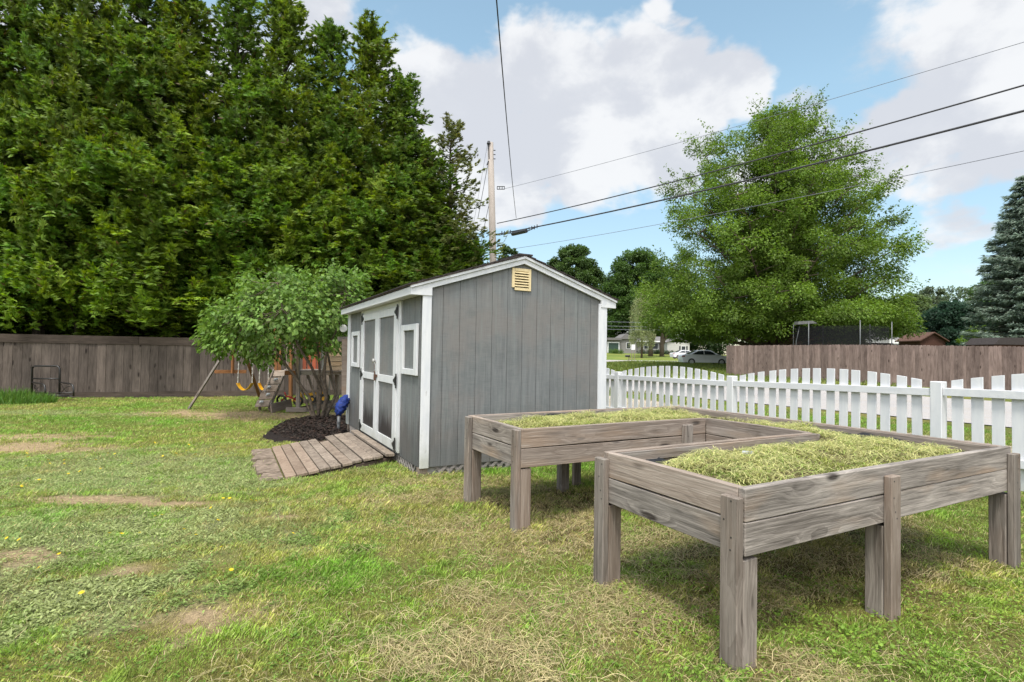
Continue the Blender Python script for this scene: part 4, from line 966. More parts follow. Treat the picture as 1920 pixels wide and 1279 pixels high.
# multi-stemmed lilac beside the shed
def lilac():
    b = ground(597, 787); rr = random.Random(4); m = MB(); t = empty('lilac_tree', b, 0, 'small multi-stemmed leafy lilac growing from the dark mulch by the shed', 'tree')
    Y = b.y
    stems = [[(592, 785), (580, 745), (548, 700), (522, 665), (505, 640), (470, 610)], [(598, 785), (596, 740), (600, 700), (596, 650), (580, 590), (570, 540)], [(602, 785), (612, 745), (608, 700), (612, 660), (640, 600), (650, 550)],
             [(606, 782), (630, 740), (622, 700), (612, 650), (620, 580), (610, 520)], [(596, 786), (602, 730), (585, 690), (560, 650), (530, 580), (520, 530)], [(610, 780), (614, 730), (604, 705), (618, 640), (650, 590), (655, 560)], [(590, 788), (566, 735), (556, 700), (545, 640), (500, 600), (440, 590)]]
    tips = []
    for i, s in enumerate(stems):
        off = [0, .25, -.3, .5, -.5, .1, .35][i]; pts = []
        for j, (px, py) in enumerate(s):
            p = at(px, py, Y + off * j / 5 * 1.6 + .08 * math.sin(i * 2 + j)) - b
            if j == 0: p.z = -.05
            pts.append(p)
        r0 = .038 if i < 5 else .026; m.tube(pts, [r0 * (1 - j / 7) for j in range(6)], 7, False); tips += pts[2:]
    # twigs and leaf clumps filling the crown
    Cc = []
    def inside(px, py): # crown silhouette in the photo
        lo = np.interp(px, [372, 395, 430, 470, 500, 520, 545, 600, 640, 660, 684], [640, 660, 655, 665, 690, 660, 655, 662, 640, 620, 545])
        hi = np.interp(px, [372, 395, 420, 450, 490, 520, 560, 600, 640, 670, 684], [626, 590, 560, 530, 510, 494, 512, 500, 490, 520, 545])
        return hi + 16 * math.sin(px * .09) + 9 * math.sin(px * .23) + 6 < py < lo + 8 * math.sin(px * .11)
    n = 0
    while n < 420:
        px, py = rr.uniform(372, 684), rr.uniform(488, 692)
        if not inside(px, py): continue
        dc = math.hypot((px - 530) / 165, (py - 585) / 100); dy = rr.uniform(-1, 1) * 1.35 * math.sqrt(max(.05, 1 - dc * dc * .9))
        p = at(px, py, Y + dy) - b; Cc.append(p); n += 1
        q = min(tips, key=lambda v: (v - p).length)
        if n % 2 == 0: m.tube([q, q.lerp(p, .5) + Vector((0, 0, -.05)), p], [.009, .006, .003], 4, False)
    rn = np.random.default_rng(6); P = []; C = []; O = []
    ctr = np.array(at(530, 600, Y) - b)
    for p in Cc:
        k = 25; q = norm(rn.normal(0, 1, (k, 3))) * rn.random((k, 1)) ** .45 * .19; P.append(q + np.array(p)); O.append(np.tile(norm((np.array(p) - ctr)[None]), (k, 1)) + norm(q) * .6)
        C.append(hue(np.array((.135, .22, .045)) * rn.uniform(.65, 1.25), k, rn, .22, .1))
    P, C, O = map(np.concatenate, (P, C, O)); n = len(P); D = O * .7 + rn.normal(0, .5, (n, 3)); D[:, 2] -= .55; N = O * .8 + np.array([0, 0, .8]) + rn.normal(0, .35, (n, 3)); L = rn.uniform(.06, .125, n)
    V, Fc, C = leaves(P, D, N, L, L * .66, C, .12); cloud_mesh('crown', V, Fc, C, LEAF, t); m.build('trunk', BARK, t, smooth=True)
lilac()
# mulch mound
def mulch():
    rr = np.random.default_rng(8); c = ground(600, 802); V = []; Fc = []; n = 40
    e = lump('mulch_bed', MULCH, c.x + .10, c.y + .0, .98, 1.72, -.135, .12, None, 46, 9, R(14)); tag(e, 'dark brown mulch mound around the foot of the lilac', 'mulch', kind='stuff')
    k = 5200; a = rr.uniform(0, 6.28, k); r = np.sqrt(rr.random(k)) * 1.0
    x = np.cos(a) * r * .86; y = np.sin(a) * r * 1.55; ct, st = math.cos(R(14)), math.sin(R(14)); X = c.x + .10 + x * ct - y * st; Y = c.y + .0 + x * st + y * ct
    u, v = x / .98, y / 1.72; f = np.maximum(0, 1 - np.abs(u) ** 3) * np.maximum(0, 1 - np.abs(v) ** 3)
    Z = -.13 + .12 * f * (.6 + .8 * .5) + rr.uniform(0, .02, k)
    D = rr.normal(0, 1, (k, 3)) * (1, 1, .3); L = rr.uniform(.02, .07, k)
    Vv, F4, C = leaves(np.stack([X, Y, Z], 1), D, rr.normal(0, .4, (k, 3)) + (0, 0, 1), L, L * .4, hue((.034, .024, .019), k, rr, .6, .2), .1)
    o = cloud_mesh('mulch_chips', Vv, F4, C, flatmat_attr, None); tag(o, 'loose dark bark chips scattered over the mulch mound', 'bark chips', kind='stuff')
_m = Mat('chip_bark', .9, .15); _m.color(_m.attr('Col')); flatmat_attr = _m.m
mulch()
# ------------------------------------------------------------------ play set
FZ = -.13
swing = empty('swing_set', ground(353, 767), 0, 'wooden A-frame swing with two yellow seats, in front of the old fence', 'swing set'); so = Vector(swing.location)
apex = at(444, 618, 12.6); f1 = ground(354, 767); f2 = ground(487, 745); beamend = at(560, 618, 13.0); hang = lambda px, Y: at(px, 619, Y)
plank('leg', GREYW2 if False else BED, f1 - so, apex - so + Vector((.05, 0, 0)), .085, .04, swing, (0, 1, .3))
OR_X = wood('stained_beam', (.15, .065, .026), (.30, .145, .062), 'X', .08)
plank('leg', OR_X, f2 - so, apex - so, .085, .04, swing, (0, 1, .3))
plank('leg', OR_X, at(436, 700, 12.6) - so, at(437, 640, 12.6) - so, .085, .04, swing, (0, 1, 0))
plank('crossbar', OR_X, at(402, 697, 12.55) - so, at(462, 697, 12.85) - so, .08, .04, swing)
plank('beam', OR_X, apex - so, beamend - so, .11, .05, swing)
def seat(pl, pr, py, Y, half=False):
    a = at(pl, py, Y) - so; b = at(pr, py, Y) - so; m = MB(); n = 10; w2 = .075
    for i in range(n + 1):
        t = i / n; p = a.lerp(b, t); p.z -= .16 * math.sin(math.pi * t) ** .8
        for yy, zz in ((-w2, 0), (w2, 0), (w2, -.012), (-w2, -.012)): m.v.append((p.x, p.y + yy, p.z + zz))
    for i in range(n):
        for k in range(4): k2 = (k + 1) % 4; m.f.append((i * 4 + k, i * 4 + k2, i * 4 + 4 + k2, i * 4 + 4 + k))
    m.f += [(0, 1, 2, 3), (n * 4 + 3, n * 4 + 2, n * 4 + 1, n * 4)]; m.t = [.5] * len(m.f); s = m.build('seat', YELLOWP, swing)
    for q, px in ((a, pl), (b, pr)):
        m = MB(); top = Vector((q.x + (.02 if px == pl else -.02), q.y, (apex - so).z - .03)); m.tube([q + Vector((0, 0, 0)), q.lerp(top, .5), top], .009, 6)
        for k in range(12): c = q.lerp(top, k / 12); m.box(c.x - .011, c.x + .011, c.y - .011, c.y + .011, c.z, c.z + .04)
        m.build('chain', ROPE, swing)
seat(446, 473, 718, 12.3); seat(486, 503, 718, 12.9)
# tower
tower = empty('play_tower', at(560, 745, 13), 0, 'small wooden play tower with climbing ramp and pale clapboard panel behind the lilac', 'play tower'); to = Vector(tower.location)
def tp(px, py, Y): return at(px, py, Y) - to
LADW = wood('ladder_timber', (.17, .13, .10), (.42, .34, .27), 'X', .08)
lad_b, lad_t = (480, 506, 760), (509, 535, 697)
for k in range(5):
    t = k / 4; xl = 480 + 29 * t; py = 757 - 56 * t; Y = 11.8 + .9 * t; a, b = tp(xl, py, Y), tp(xl + 26, py - 1, Y)
    plank('ramp_board', LADW, a, b, .19, .025, tower, (0, .9, .95))
    if k < 4:
        c = a.lerp(b, .55 + .2 * ((k % 2) - .5)); m = MB(); m.tube([(c.x - .03, c.y - .05, c.z + .01), (c.x, c.y - .07, c.z + .04), (c.x + .05, c.y - .05, c.z + .05)], [.025, .034, .02], 7); m.build('grip', flatmat('pale_grip_%d' % k, (.55, .56, .56), .5), tower, smooth=True)
plank('ramp_rail', BED, tp(486, 768, 11.78), tp(514, 694, 12.78), .08, .035, tower, (0, 1, 0)); plank('ramp_rail', BED, tp(504, 768, 11.85), tp(536, 694, 12.85), .08, .035, tower, (0, 1, 0))
for px, yb, Y, yt in ((545, 748, 13.4, 640), (559, 768, 11.9, 645), (632, 758, 12.4, 640), (615, 748, 13.8, 640)): plank('post', GREYW if False else OR_X if px < 550 else BED, tp(px, yb, Y), tp(px, yt, Y), .075, .075, tower, (1, 0, 0))
for Y, yy in ((11.95, 699), (13.5, 697)): plank('deck_beam', BED, tp(537, yy, Y), tp(642, yy, Y + .1), .10, .035, tower)
plank('deck_end', OR_X, tp(534, 699, 11.9), tp(558, 699, 11.9), .10, .035, tower)
m = MB(); a, b = tp(538, 695, 12.0), tp(642, 695, 12.1); m.box(a.x, b.x, 12.0 - to.y, 13.5 - to.y, a.z - .02, a.z + .0); m.build('deck', BED, tower)
for i, px in enumerate((517, 524, 540, 548, 557)): plank('wall_slat', ORANGEX if False else (OR_X if i < 2 else BED), tp(px, 696, 13.55), tp(px, 630, 13.55), .085, .02, tower, (1, 0, 0))
RED_X = wood('red_slat', (.20, .05, .028), (.36, .11, .06), 'X', .06)
for px in (571, 580, 589, 597): plank('wall_slat', RED_X, tp(px, 695, 13.3), tp(px, 630, 13.3), .09, .02, tower, (1, 0, 0))
TAN_X = wood('tan_clapboard', (.36, .26, .17), (.58, .45, .31), 'X', .04)
for k in range(6): plank('clapboard', TAN_X, tp(606, 691 - 8.6 * k, 12.35), tp(641, 690.5 - 8.6 * k, 12.35), .10, .02, tower, (0, .12, 1))
plank('corner_board', flatmat('pale_grey_paint', (.45, .44, .42), .7), tp(605, 700, 12.3), tp(605, 636, 12.3), .04, .03, tower, (1, 0, 0))
for px in (577, 597, 618): plank('brace', BED, tp(px, 703, 12.2), tp(px + 14, 745, 12.2), .05, .03, tower, (1, 0, 0))
# sandbox under the tower
sb = empty('sandbox', ground(560, 770), 0, 'low timber sandbox frame under the play tower', 'sandbox'); s0 = Vector(sb.location)
S = lambda px, py, Y: at(px, py, Y) - s0
plank('frame_board', BED, S(536, 768, 11.75), S(575, 768, 11.85), .10, .04, sb); plank('frame_board', BED, S(560, 752, 12.9), S(636, 755, 12.9), .10, .04, sb)
plank('frame_board', BED, S(508, 766, 11.7), S(546, 756, 12.4), .20, .04, sb, (0, .5, 1)); plank('frame_board', BED, S(575, 768, 11.85), S(636, 757, 12.9), .10, .04, sb)
m = MB(); a = S(545, 766, 12.0); m.box(a.x, a.x + .9, .25, 1.1, -.05, .05); m.build('sand', flatmat('damp_sand', (.13, .10, .07), .95), sb)
# toys
tb = empty('balance_bike', at(530, 762, 12.25), .1, "black-wheeled toy bike lying beside the climbing ramp", 'toy bike'); c = at(528, 751, 12.25) - Vector(tb.location)
def ring(m, c, R_, r, axis=(0, 1, 0), n=20, sides=6, sq=1.0):
    ax = Vector(axis).normalized(); a = ax.cross(Vector((0, 0, 1))).normalized(); b = a.cross(ax)
    pts = [Vector(c) + (a * math.cos(t) + b * math.sin(t) * sq) * R_ for t in [2 * math.pi * i / n for i in range(n + 1)]]; return m.tube(pts, r, sides, False)
m = MB(); ring(m, c, .115, .026, (.35, 1, .1)); w_ = m.build('wheel', BLACKM, tb, smooth=True); m = MB()
for k in range(4): q = Vector((math.cos(k * .785) * .1, -.03 * math.cos(k * .785), math.sin(k * .785) * .1)); m.tube([c - q, c + q], .006, 4)
m.build('spokes', GREYP, w_)
m = MB(); ring(m, c + Vector((.34, .1, -.02)), .10, .024, (.2, 1, .1)); m.build('wheel', BLACKM, tb, smooth=True)
m = MB(); m.tube([c, c + Vector((.12, .02, .10)), c + Vector((.25, .08, .04)), c + Vector((.34, .1, -.02))], .02, 7); m.tube([c + Vector((.1, .02, .08)), c + Vector((.06, 0, .2))], .013, 6); m.build('frame', flatmat('red_toy_paint', (.45, .02, .02), .4), tb, smooth=True)
tt = empty('toy_tractor', at(600, 755, 12.6), .2, 'yellow and black toy tractor half hidden behind the lilac stems', 'toy')
m = MB(); m.box(-.22, .14, -.1, .1, .14, .24); m.box(.0, .16, -.09, .09, .24, .38); m.box(-.44, -.22, -.07, .07, .18, .22); m.build('body', YELLOWP, tt, bevel=.015)
for x, r in ((-.16, .09), (.1, .11)):
    for y in (-.12, .12): m = MB(); m.tube([(x, y - .03, r), (x, y + .03, r)], r, 14); o_ = m.build('wheel', BLACKM, tt); m = MB(); m.tube([(x, y - .034, r), (x, y + .034, r)], r * .45, 10); m.build('hub', YELLOWP, o_)
m = MB(); m.prism([(-.62, .04), (-.40, .04), (-.40, .26), (-.46, .26)], 'y', -.12, .12); m.build('scoop', YELLOWP, tt, bevel=.008)
# chair frame
_fp = fence_pt(62)
cf = empty('chair_frame', Vector((_fp.x + .1, _fp.y - .18, float(T(_fp.x, _fp.y)))), 0, 'bare black metal chair frame leaning against the left end of the old fence', 'chair frame'); c0 = Vector(cf.location)
Y0 = c0.y; Q = lambda px, py, Y=Y0: at(px, py, Y) - c0
m = MB(); m.tube([Q(60, 742), Q(60, 692), Q(62, 688), Q(65, 686.5), Q(88, 686.5), Q(107, 686.5), Q(110, 688), Q(112, 692), Q(111.5, 742)], .024, 8, True); m.build('back_hoop', BLACKM, cf, smooth=True)
m = MB(); m.tube([Q(61, 710), Q(112, 710)], 0.019, 7); m.build('crossbar', BLACKM, cf, smooth=True)
for x0, x1 in ((60, 85), (112, 138)):
    m = MB(); m.tube([Q(x0, 717), Q(x1 - 5, 720, Y0 - .4), Q(x1 - 1, 723, Y0 - .5), Q(x1, 733, Y0 - .5), Q(x1, 743, Y0 - .5)], .02, 7); m.build('armrest', BLACKM, cf, smooth=True)
    m = MB(); a, b = Q(x0 + 2, 720), Q(x1 - 3, 735, Y0 - .45); m.tube([a, a.lerp(b, .5) + Vector((0, 0, -.1)), b], .007, 5); m.tube([Q(x0 + 2, 737), Q(x0 + 12, 726, Y0 - .2), Q(x1 - 2, 723, Y0 - .5)], .007, 5); m.build('scrollwork', BLACKM, cf, smooth=True)
m = MB(); m.tube([Q(60, 741), Q(86, 741, Y0 - .5), Q(138, 742, Y0 - .5), Q(112, 741)], .016, 7); m.tube([Q(62, 741), Q(112, 741)], .016, 7); m.tube([Q(60, 736), Q(100, 737, Y0 - .2), Q(136, 737, Y0 - .5)], .012, 6)
for k in range(5): m.tube([Q(64 + k * 11, 740), Q(86 + k * 11, 741.5, Y0 - .5)], .008, 5)
m.build('seat_frame', BLACKM, cf, smooth=True)
# blue cloth on grey pipe, post and crossbar beside the shed
bp = ground(634.5, 811); e = empty('standpipe', bp, 0, 'short dark grey standpipe beside the ramp at the far shed corner', 'pipe')
m = MB(); m.tube([(0, 0, -.1), (0, 0, .27)], .026, 12); m.build('pipe', GREYP, e, smooth=True); m = MB(); m.tube([(0, 0, .15), (0, 0, .18)], .031, 12); m.build('collar', GREYP, e)
m = MB(); pth = [at(635, 778, 8.55), at(636, 772, 8.55), at(640, 762, 8.6), at(645, 753, 8.65), at(651, 745, 8.75)]; rr_ = [.035, .066, .085, .078, .05]
def dense(P, n):
    o = []
    for i in range(n + 1): t = i / n * (len(P) - 1); k = min(int(t), len(P) - 2); o.append(P[k] + (P[k + 1] - P[k]) * (t - k))
    return o
m.tube(dense(pth, 22), dense(rr_, 22), 30); bl = m.build('blue_cover', BLUEC, None, smooth=True)
_c = sum((v.co for v in bl.data.vertices), Vector()) / len(bl.data.vertices)
for v in bl.data.vertices:
    n = (abs(math.sin(v.co.z * 55 + v.co.x * 38)) - .5) * .022 + math.sin(v.co.z * 110 - v.co.y * 90 + v.co.x * 50) * .009; d_ = (v.co - _c).normalized(); v.co += d_ * n
tag(bl, 'crumpled royal blue cloth cover pulled over the grey standpipe', 'cover')
gp = empty('gate_post', at(648, 745, 9.9), 0, 'dark timber post with a short crossbar behind the far corner of the shed', 'post'); g0 = Vector(gp.location)
plank('post', POSTW, Vector((0, 0, -.2)), at(648, 636, 9.9) - g0, .11, .11, gp, (1, 0, 0)); plank('crossbar', POSTW, at(633, 636, 9.85) - g0, at(657, 636, 9.95) - g0, .09, .05, gp)
m = MB(); c = at(644, 616, 9.8); m.tube([(c.x, c.y - .015, c.z), (c.x, c.y + .015, c.z)], .07, 18); wp = m.build('wall_dial', flatmat('white_dial', (.6, .6, .58), .4), bevel=.004); tag(wp, 'round white dial hanging just left of the far shed corner', 'dial')

# ------------------------------------------------------------------ utility pole and cables
pb = at(931, 655, 24); pt = at(919.5, 268, 24); pole = empty('utility_pole', (pb.x, pb.y, -.1), 0, 'weathered wooden utility pole rising behind the shed roof', 'utility pole'); po = Vector(pole.location)
q0, q1 = Vector((pb.x, pb.y, -.2)) - po, pt - po
m = MB(); m.tube([q0, q0.lerp(q1, .5), q1], [.19, .165, .135], 14); m.build('shaft', POLEW, pole, smooth=True)
m = MB(); m.tube([at(917.5, 298, 23.9) - po, at(916.5, 270, 23.9) - po], .035, 7); m.tube([at(916.5, 270, 23.9) - po, at(916.5, 265, 23.9) - po], [.10, .06], 10); m.build('insulator', WIRE, pole)
m = MB(); a, b = at(932, 352, 23.9) - po, at(946, 352, 23.9) - po; m.bar(a + Vector((0, 0, .05)), b + Vector((0, 0, .05)), .03, .03); m.bar(a - Vector((0, 0, .07)), b - Vector((0, 0, .07)), .03, .03); [m.bar(a.lerp(b, t) + Vector((0, 0, .06)), a.lerp(b, t) - Vector((0, 0, .08)), .03, .03, (0, 1, 0)) for t in (.02, .35, .68, 1)]; m.build('bracket', WIRE, pole)
for py in (282, 290, 298): m = MB(); p = at(927, py, 23.85) - po; m.box(p.x - .05, p.x + .05, p.y - .02, p.y + .02, p.z - .015, p.z + .015); m.build('bolt', WIRE, pole)
m = MB(); m.tube([at(916, 302, 23.9) - po, at(913, 310, 23.9) - po], .03, 6); m.build('clamp', WIRE, pole)
CG = 'overhead cables running from the pole to the right'
def cable(name, a, b, r, sag, label, mat=WIRE, n=26, group=CG, ext=1.9):
    a = Vector(a); b = Vector(b); d = b - a; e = a + d * ext; pts = []
    for i in range(n + 1):
        t = i / n; p = a.lerp(e, t); s = 4 * sag * t * (1 - t); tb_ = 1 / ext; p.z += 4 * sag * tb_ * (1 - tb_) * (t / tb_) - s; pts.append(p)
    m = MB(); m.tube(pts, r, 6); o = m.build(name, mat, None, smooth=True); tag(o, label, 'cable', group); return pts
def endp(py, z, px=1920):
    d = ray(px, py); t = (z - H) / d[2]; return Vector((d[0] * t, d[1] * t, z))
cable('power_cable', at(932, 419, 23.9), endp(160, 7.2), .019, .55, 'upper thick black cable from the pole to the right photo edge')
pts2 = cable('power_cable', at(934, 439, 23.9), endp(208, 6.7), .026, .55, 'lower and thickest black cable, carrying the splice case near the pole')
cable('thin_cable', at(946, 354, 23.9), endp(79, 8.8), .007, .4, 'thin grey cable from the pole bracket, topmost of the four long ones', WIRET)
cable('thin_cable', at(966, 466, 24), endp(283, 6.1), .008, .45, 'thin grey cable lowest of the four, starting just above the shed roof peak', WIRET)
a = at(968, 409, 23); b = at(931, 0, 6.6); cable('service_drop', a, b, .009, .35, 'thin cable rising almost vertically from the upper power cable to the photo top', WIRE, 26, 'service cable', 1.35)
for i, (x0, y0, x1, y1, lab) in enumerate(((914, 312, 896, 410, 'guy wire from the upper clamp of the pole down to the left'), (914, 270, 888, 420, 'faint guy wire from the insulator at the pole top down to the left'), (922, 358, 902, 455, 'dark guy wire from the middle of the pole down to the left'))):
    m = MB(); m.tube([at(x0, y0, 24), at(x1, y1, 24.6)], .012 if i != 1 else .006, 5); tag(m.build('guy_wire', WIRE), lab, 'guy wire', 'guy wires on the left of the pole')
def on_cable(px):  # splice case hanging on the thick cable
    best = min(pts2, key=lambda p: abs(960 + F * p.x / p.y - px)); return best
m = MB(); a, b = at(961, 439, 23.2), at(987, 433, 22.4); m.tube([a, b], .085, 10); sc_ = m.build('splice_case', flatmat('splice_case_plastic', (.03, .03, .032), .5)); tag(sc_, 'black cylindrical splice case hung on the lower power cable by the pole', 'splice case')
cs = empty('cable_spacers', at(965, 438, 23.2), 0, 'row of small black cable spacers either side of the splice case', 'cable spacers', None); co = cs.location.copy()
for px, py in ((941, 437), (946, 437), (951, 436), (957, 435), (992, 430), (997, 428), (1002, 427), (1007, 425)):
    p = at(px, py, 23.2 if px < 960 else 22.2) - co; m = MB(); m.tube([p + Vector((0, 0, .09)), p - Vector((0, 0, .07))], .02, 5); m.build('spacer', WIRE, cs)
m = MB(); m.tube([at(936, 441, 23.9) - co, at(960, 437, 23.2) - co], .02, 5); m.build('support_strand', WIRE, cs); m = MB(); m.tube([at(988, 434, 22.4) - co, at(1010, 424, 22) - co], .02, 5); m.build('support_strand', WIRE, cs)
for i, (py, py2) in enumerate(((604, 607), (612, 615), (618, 620))):
    m = MB(); m.tube([at(1080, py - 2, 98), at(1165, py, 98), at(1300, py2, 98)], .035, 5); tag(m.build('distant_cable', WIRET), ['top', 'middle', 'bottom'][i] + ' one of three far street cables right of the shed corner', 'cable', 'far street cables')

# ------------------------------------------------------------------ far houses
VIN = flatmat('grey_house_siding', (.21, .20, .19), .8, .2, .06, 2); VINW = flatmat('white_house_siding', (.44, .43, .40), .7, .2, .05, 2); ROOFG = flatmat('grey_roof_felt', (.17, .16, .155), .9, .1, .12, 4)
TRIMW = flatmat('house_trim', (.72, .72, .71), .6, .2, .03); GLASSD = flatmat('dark_glass', (.03, .035, .04), .15, .6); DOORG = flatmat('dark_green_door', (.035, .065, .05), .5); BROWNR = flatmat('brown_roof', (.13, .075, .058), .9, .1, .15, 6); BROWNW = flatmat('brown_house_siding', (.095, .048, .036), .8, .1, .15, 8)
def wallbox(name, mat, e, x0, x1, y0, y1, z0, z1): m = MB(); m.box(x0, x1, y0, y1, z0, z1); return m.build(name, mat, e)
def window(e, x, z, w_, h, y, pane=GLASSD):
    f = wallbox('window', TRIMW, e, x - w_ / 2 - .09, x + w_ / 2 + .09, y - .06, y - .002, z - .09, z + h + .09); wallbox('pane', pane, f, x - w_ / 2, x + w_ / 2, y - .075, y - .062, z, z + h); return f
def gable_roof(e, x0, x1, y0, y1, ze, zr, mat, ridge='x', over=.3, th=.12):
    m = MB()
    if ridge == 'x':
        ym = (y0 + y1) / 2; m.prism([(y0 - over, ze - .1), (ym, zr), (y1 + over, ze - .1), (y1 + over, ze - .1 + th), (ym, zr + th), (y0 - over, ze - .1 + th)], 'x', x0 - over, x1 + over)
    else:
        xm = (x0 + x1) / 2; m.prism([(x0 - over, ze - .1), (xm, zr), (x1 + over, ze - .1), (x1 + over, ze - .1 + th), (xm, zr + th), (x0 - over, ze - .1 + th)], 'y', y0 - over, y1 + over)
    return m.build('roof', mat, e)
c = at(1138, 663, 130); hz = float(T(c.x, c.y)); hs_ = empty('grey_house', (c.x, c.y, hz), 0, 'low grey ranch house with dark garage door, far behind the picket fence', 'house')
u = 130 / F
wallbox('garage_wall', VIN, hs_, -1.0, 25 * u, 0, 8, -.5, 3.2); m = MB(); m.box(-1.5, 26 * u, -.7, 9, 3.2, 3.75); m.build('roof', ROOFG, hs_)
f = wallbox('garage_door', TRIMW, hs_, .1, 23 * u, -.1, -.003, .1, 2.75); wallbox('door_panel', DOORG, f, .35, 21.5 * u, -.14, -.105, .1, 2.5)
wallbox('wall', VIN, hs_, 25 * u + .01, 56 * u, .6, 9, -.5, 3.5); m = MB(); m.prism([(25 * u - .3, 3.5), (37 * u, 4.9), (57 * u, 3.5)], 'y', .2, 9.4); m.build('roof', ROOFG, hs_)
wallbox('wall', VIN, hs_, 56 * u + .01, 112 * u, 1.6, 9, -.5, 2.9); m = MB(); m.box(56 * u, 113 * u, .9, 9.5, 2.9, 3.2); m.build('fascia', TRIMW, hs_); m = MB(); m.prism([(.9, 3.21), (5, 4.4), (9.6, 3.21)], 'x', 56 * u, 113 * u); m.build('roof', ROOFG, hs_)
for x in (41, 76, 92): window(hs_, x * u, 1.2, .9 if x != 92 else 1.8, 1.4, .6 if x < 56 else 1.6)
f = wallbox('door', TRIMW, hs_, 103 * u, 112 * u, 1.5, 1.598, 0, 2.4); wallbox('door_panel', DARK, f, 104.5 * u, 110.5 * u, 1.46, 1.498, 0, 2.2)
c = at(1251, 663, 128); wg = empty('white_garage', (c.x, c.y, float(T(c.x, c.y))), 0, 'white gabled garage beside the grey house, above the parked cars', 'garage')
wallbox('wall', VINW, wg, 0, 5.4, 0, 8, -.5, 2.9); gable_roof(wg, 0, 5.4, 0, 8, 2.9, 3.9, ROOFG, 'y', .3); window(wg, 3.9, .9, .9, 1.1, 0)
for x in (3.05, 4.75): wallbox('shutter', GLASSD, wg, x - .17, x + .17, -.06, -.002, .85, 2.05)
for i, (px, Y, r) in enumerate(((1150, 127, 1.3), (1160, 127, 1.1), (1208, 127, 1.6), (1226, 128, 1.5), (1236, 128, 1.2), (1256, 126, .9))):
    c = at(px, 661, Y); z0 = float(T(c.x, c.y)); rr = random.Random(i); cl = [(rr.uniform(-r, r), rr.uniform(-.5, .5), rr.uniform(.1, .8), .45) for _ in range(22)]
    cluster_tree('foundation_shrub', (c.x, c.y, z0), ['low light green shrub left of the dark garage door', 'low light green shrub in front of the dark garage door', 'dark shrub under the weeping tree', 'dark shrub between the two shade trunks', 'dark shrub right beside the forked trunk', 'dark shrub at the left corner of the white garage'][i], 'shrub', cl, .25, 160, (.09, .15, .03) if i < 2 else (.03, .055, .02), None, i, .8, 'shrubs along the grey house')
# sign and mailbox
c = ground(1187, 681); c = at(1187, 681, 74); z0 = float(T(c.x, c.y)); sg = empty('street_sign', (c.x, c.y, z0), 0, 'small white sign on two thin posts beside the far road', 'sign')
m = MB(); [m.box(x - .035, x + .035, -.04, .04, -.2, 2.6) for x in (-.2, .2)]; m.build('post', GREYW, sg); zt = at(1186, 646, 74).z - z0; m = MB(); m.box(-.28, .24, -.075, -.045, zt - .75, zt); m.build('panel', TRIMW, sg)
c = at(1179, 680, 74.5); mb_ = empty('mailbox', (c.x, c.y, z0), 0, 'black mailbox on a post left of the small white sign', 'mailbox'); m = MB(); m.box(-.05, .05, -.05, .05, -.2, 1.0); m.build('post', GREYW, mb_)
m = MB(); m.prism([(-.14, 1.0), (.14, 1.0), (.14, 1.2), (.08, 1.29), (-.08, 1.29), (-.14, 1.2)], 'x', -.5, .15); m.build('box', BLACKM, mb_)
# red-roofed house behind the maple, white house, red shed, trampoline, high fence
c = at(1560, 645, 62); z0 = float(T(c.x, c.y)); rh = empty('brown_house', (c.x, c.y, z0), 0, 'brown house with reddish roof and white eaves glimpsed through the maple', 'house'); u = 62 / F
wallbox('wall', BROWNW, rh, -2.6, 7.2, 0, 7, -.5, 3.0); gable_roof(rh, -2.6, 3.6, 0, 7, 4.0, 5.3, BROWNR, 'y', .35); wallbox('wall', BROWNW, rh, -2.6, 3.6, .02, 6.9, 3.0, 4.1); m = MB(); m.prism([(-.4, 3.0), (3.5, 4.1), (7.4, 3.0)], 'x', 3.7, 7.6); m.build('roof', ROOFG, rh); wallbox('eave', TRIMW, rh, 3.65, 7.65, -.5, -.3, 2.75, 3.15)
for x in (-1, 1.6, 5): window(rh, x, 1.1, 1.1, 1.2, 0)
c = at(1700, 648, 78); z0 = float(T(c.x, c.y)); u = 78 / F; wh = empty('white_house', (c.x, c.y, z0), 0, 'low white house with grey roof left of the small red shed', 'house')
wallbox('wall', VINW, wh, -26 * u, 60 * u, 0, 6, -.6, at(1700, 642, 78).z - z0); zt = at(1700, 642, 78).z - z0; m = MB(); m.prism([(-.4, zt), (3, zt + .85), (6.4, zt)], 'x', -10 * u, 62 * u); m.build('roof', ROOFG, wh)
m = MB(); m.prism([(-27 * u, zt - .05), (-14 * u, zt + .35), (8 * u, zt - .25), (8 * u, zt - .1), (-14 * u, zt + .5), (-27 * u, zt + .1)], 'y', -.5, -.2); m.build('barge_board', TRIMW, wh); window(wh, -18 * u, zt - .9, 1.2, .6, 0)
c = at(1749, 648, 46); z0 = float(T(c.x, c.y)); u = 46 / F; rs = empty('red_shed', (c.x, c.y, z0), 0, 'small dark red gabled shed peeking over the brown privacy fence', 'shed')
ze = at(1749, 639, 46).z - z0; zr_ = at(1749, 624.5, 46).z - z0; m = MB(); m.prism([(-23 * u, -.3), (23 * u, -.3), (23 * u, ze), (0, zr_ - .05), (-23 * u, ze)], 'y', 0, 2.6); m.build('wall', BROWNW, rs); gable_roof(rs, -23 * u, 23 * u, 0, 2.6, ze + .02, zr_, BROWNR, 'y', .22, .09)
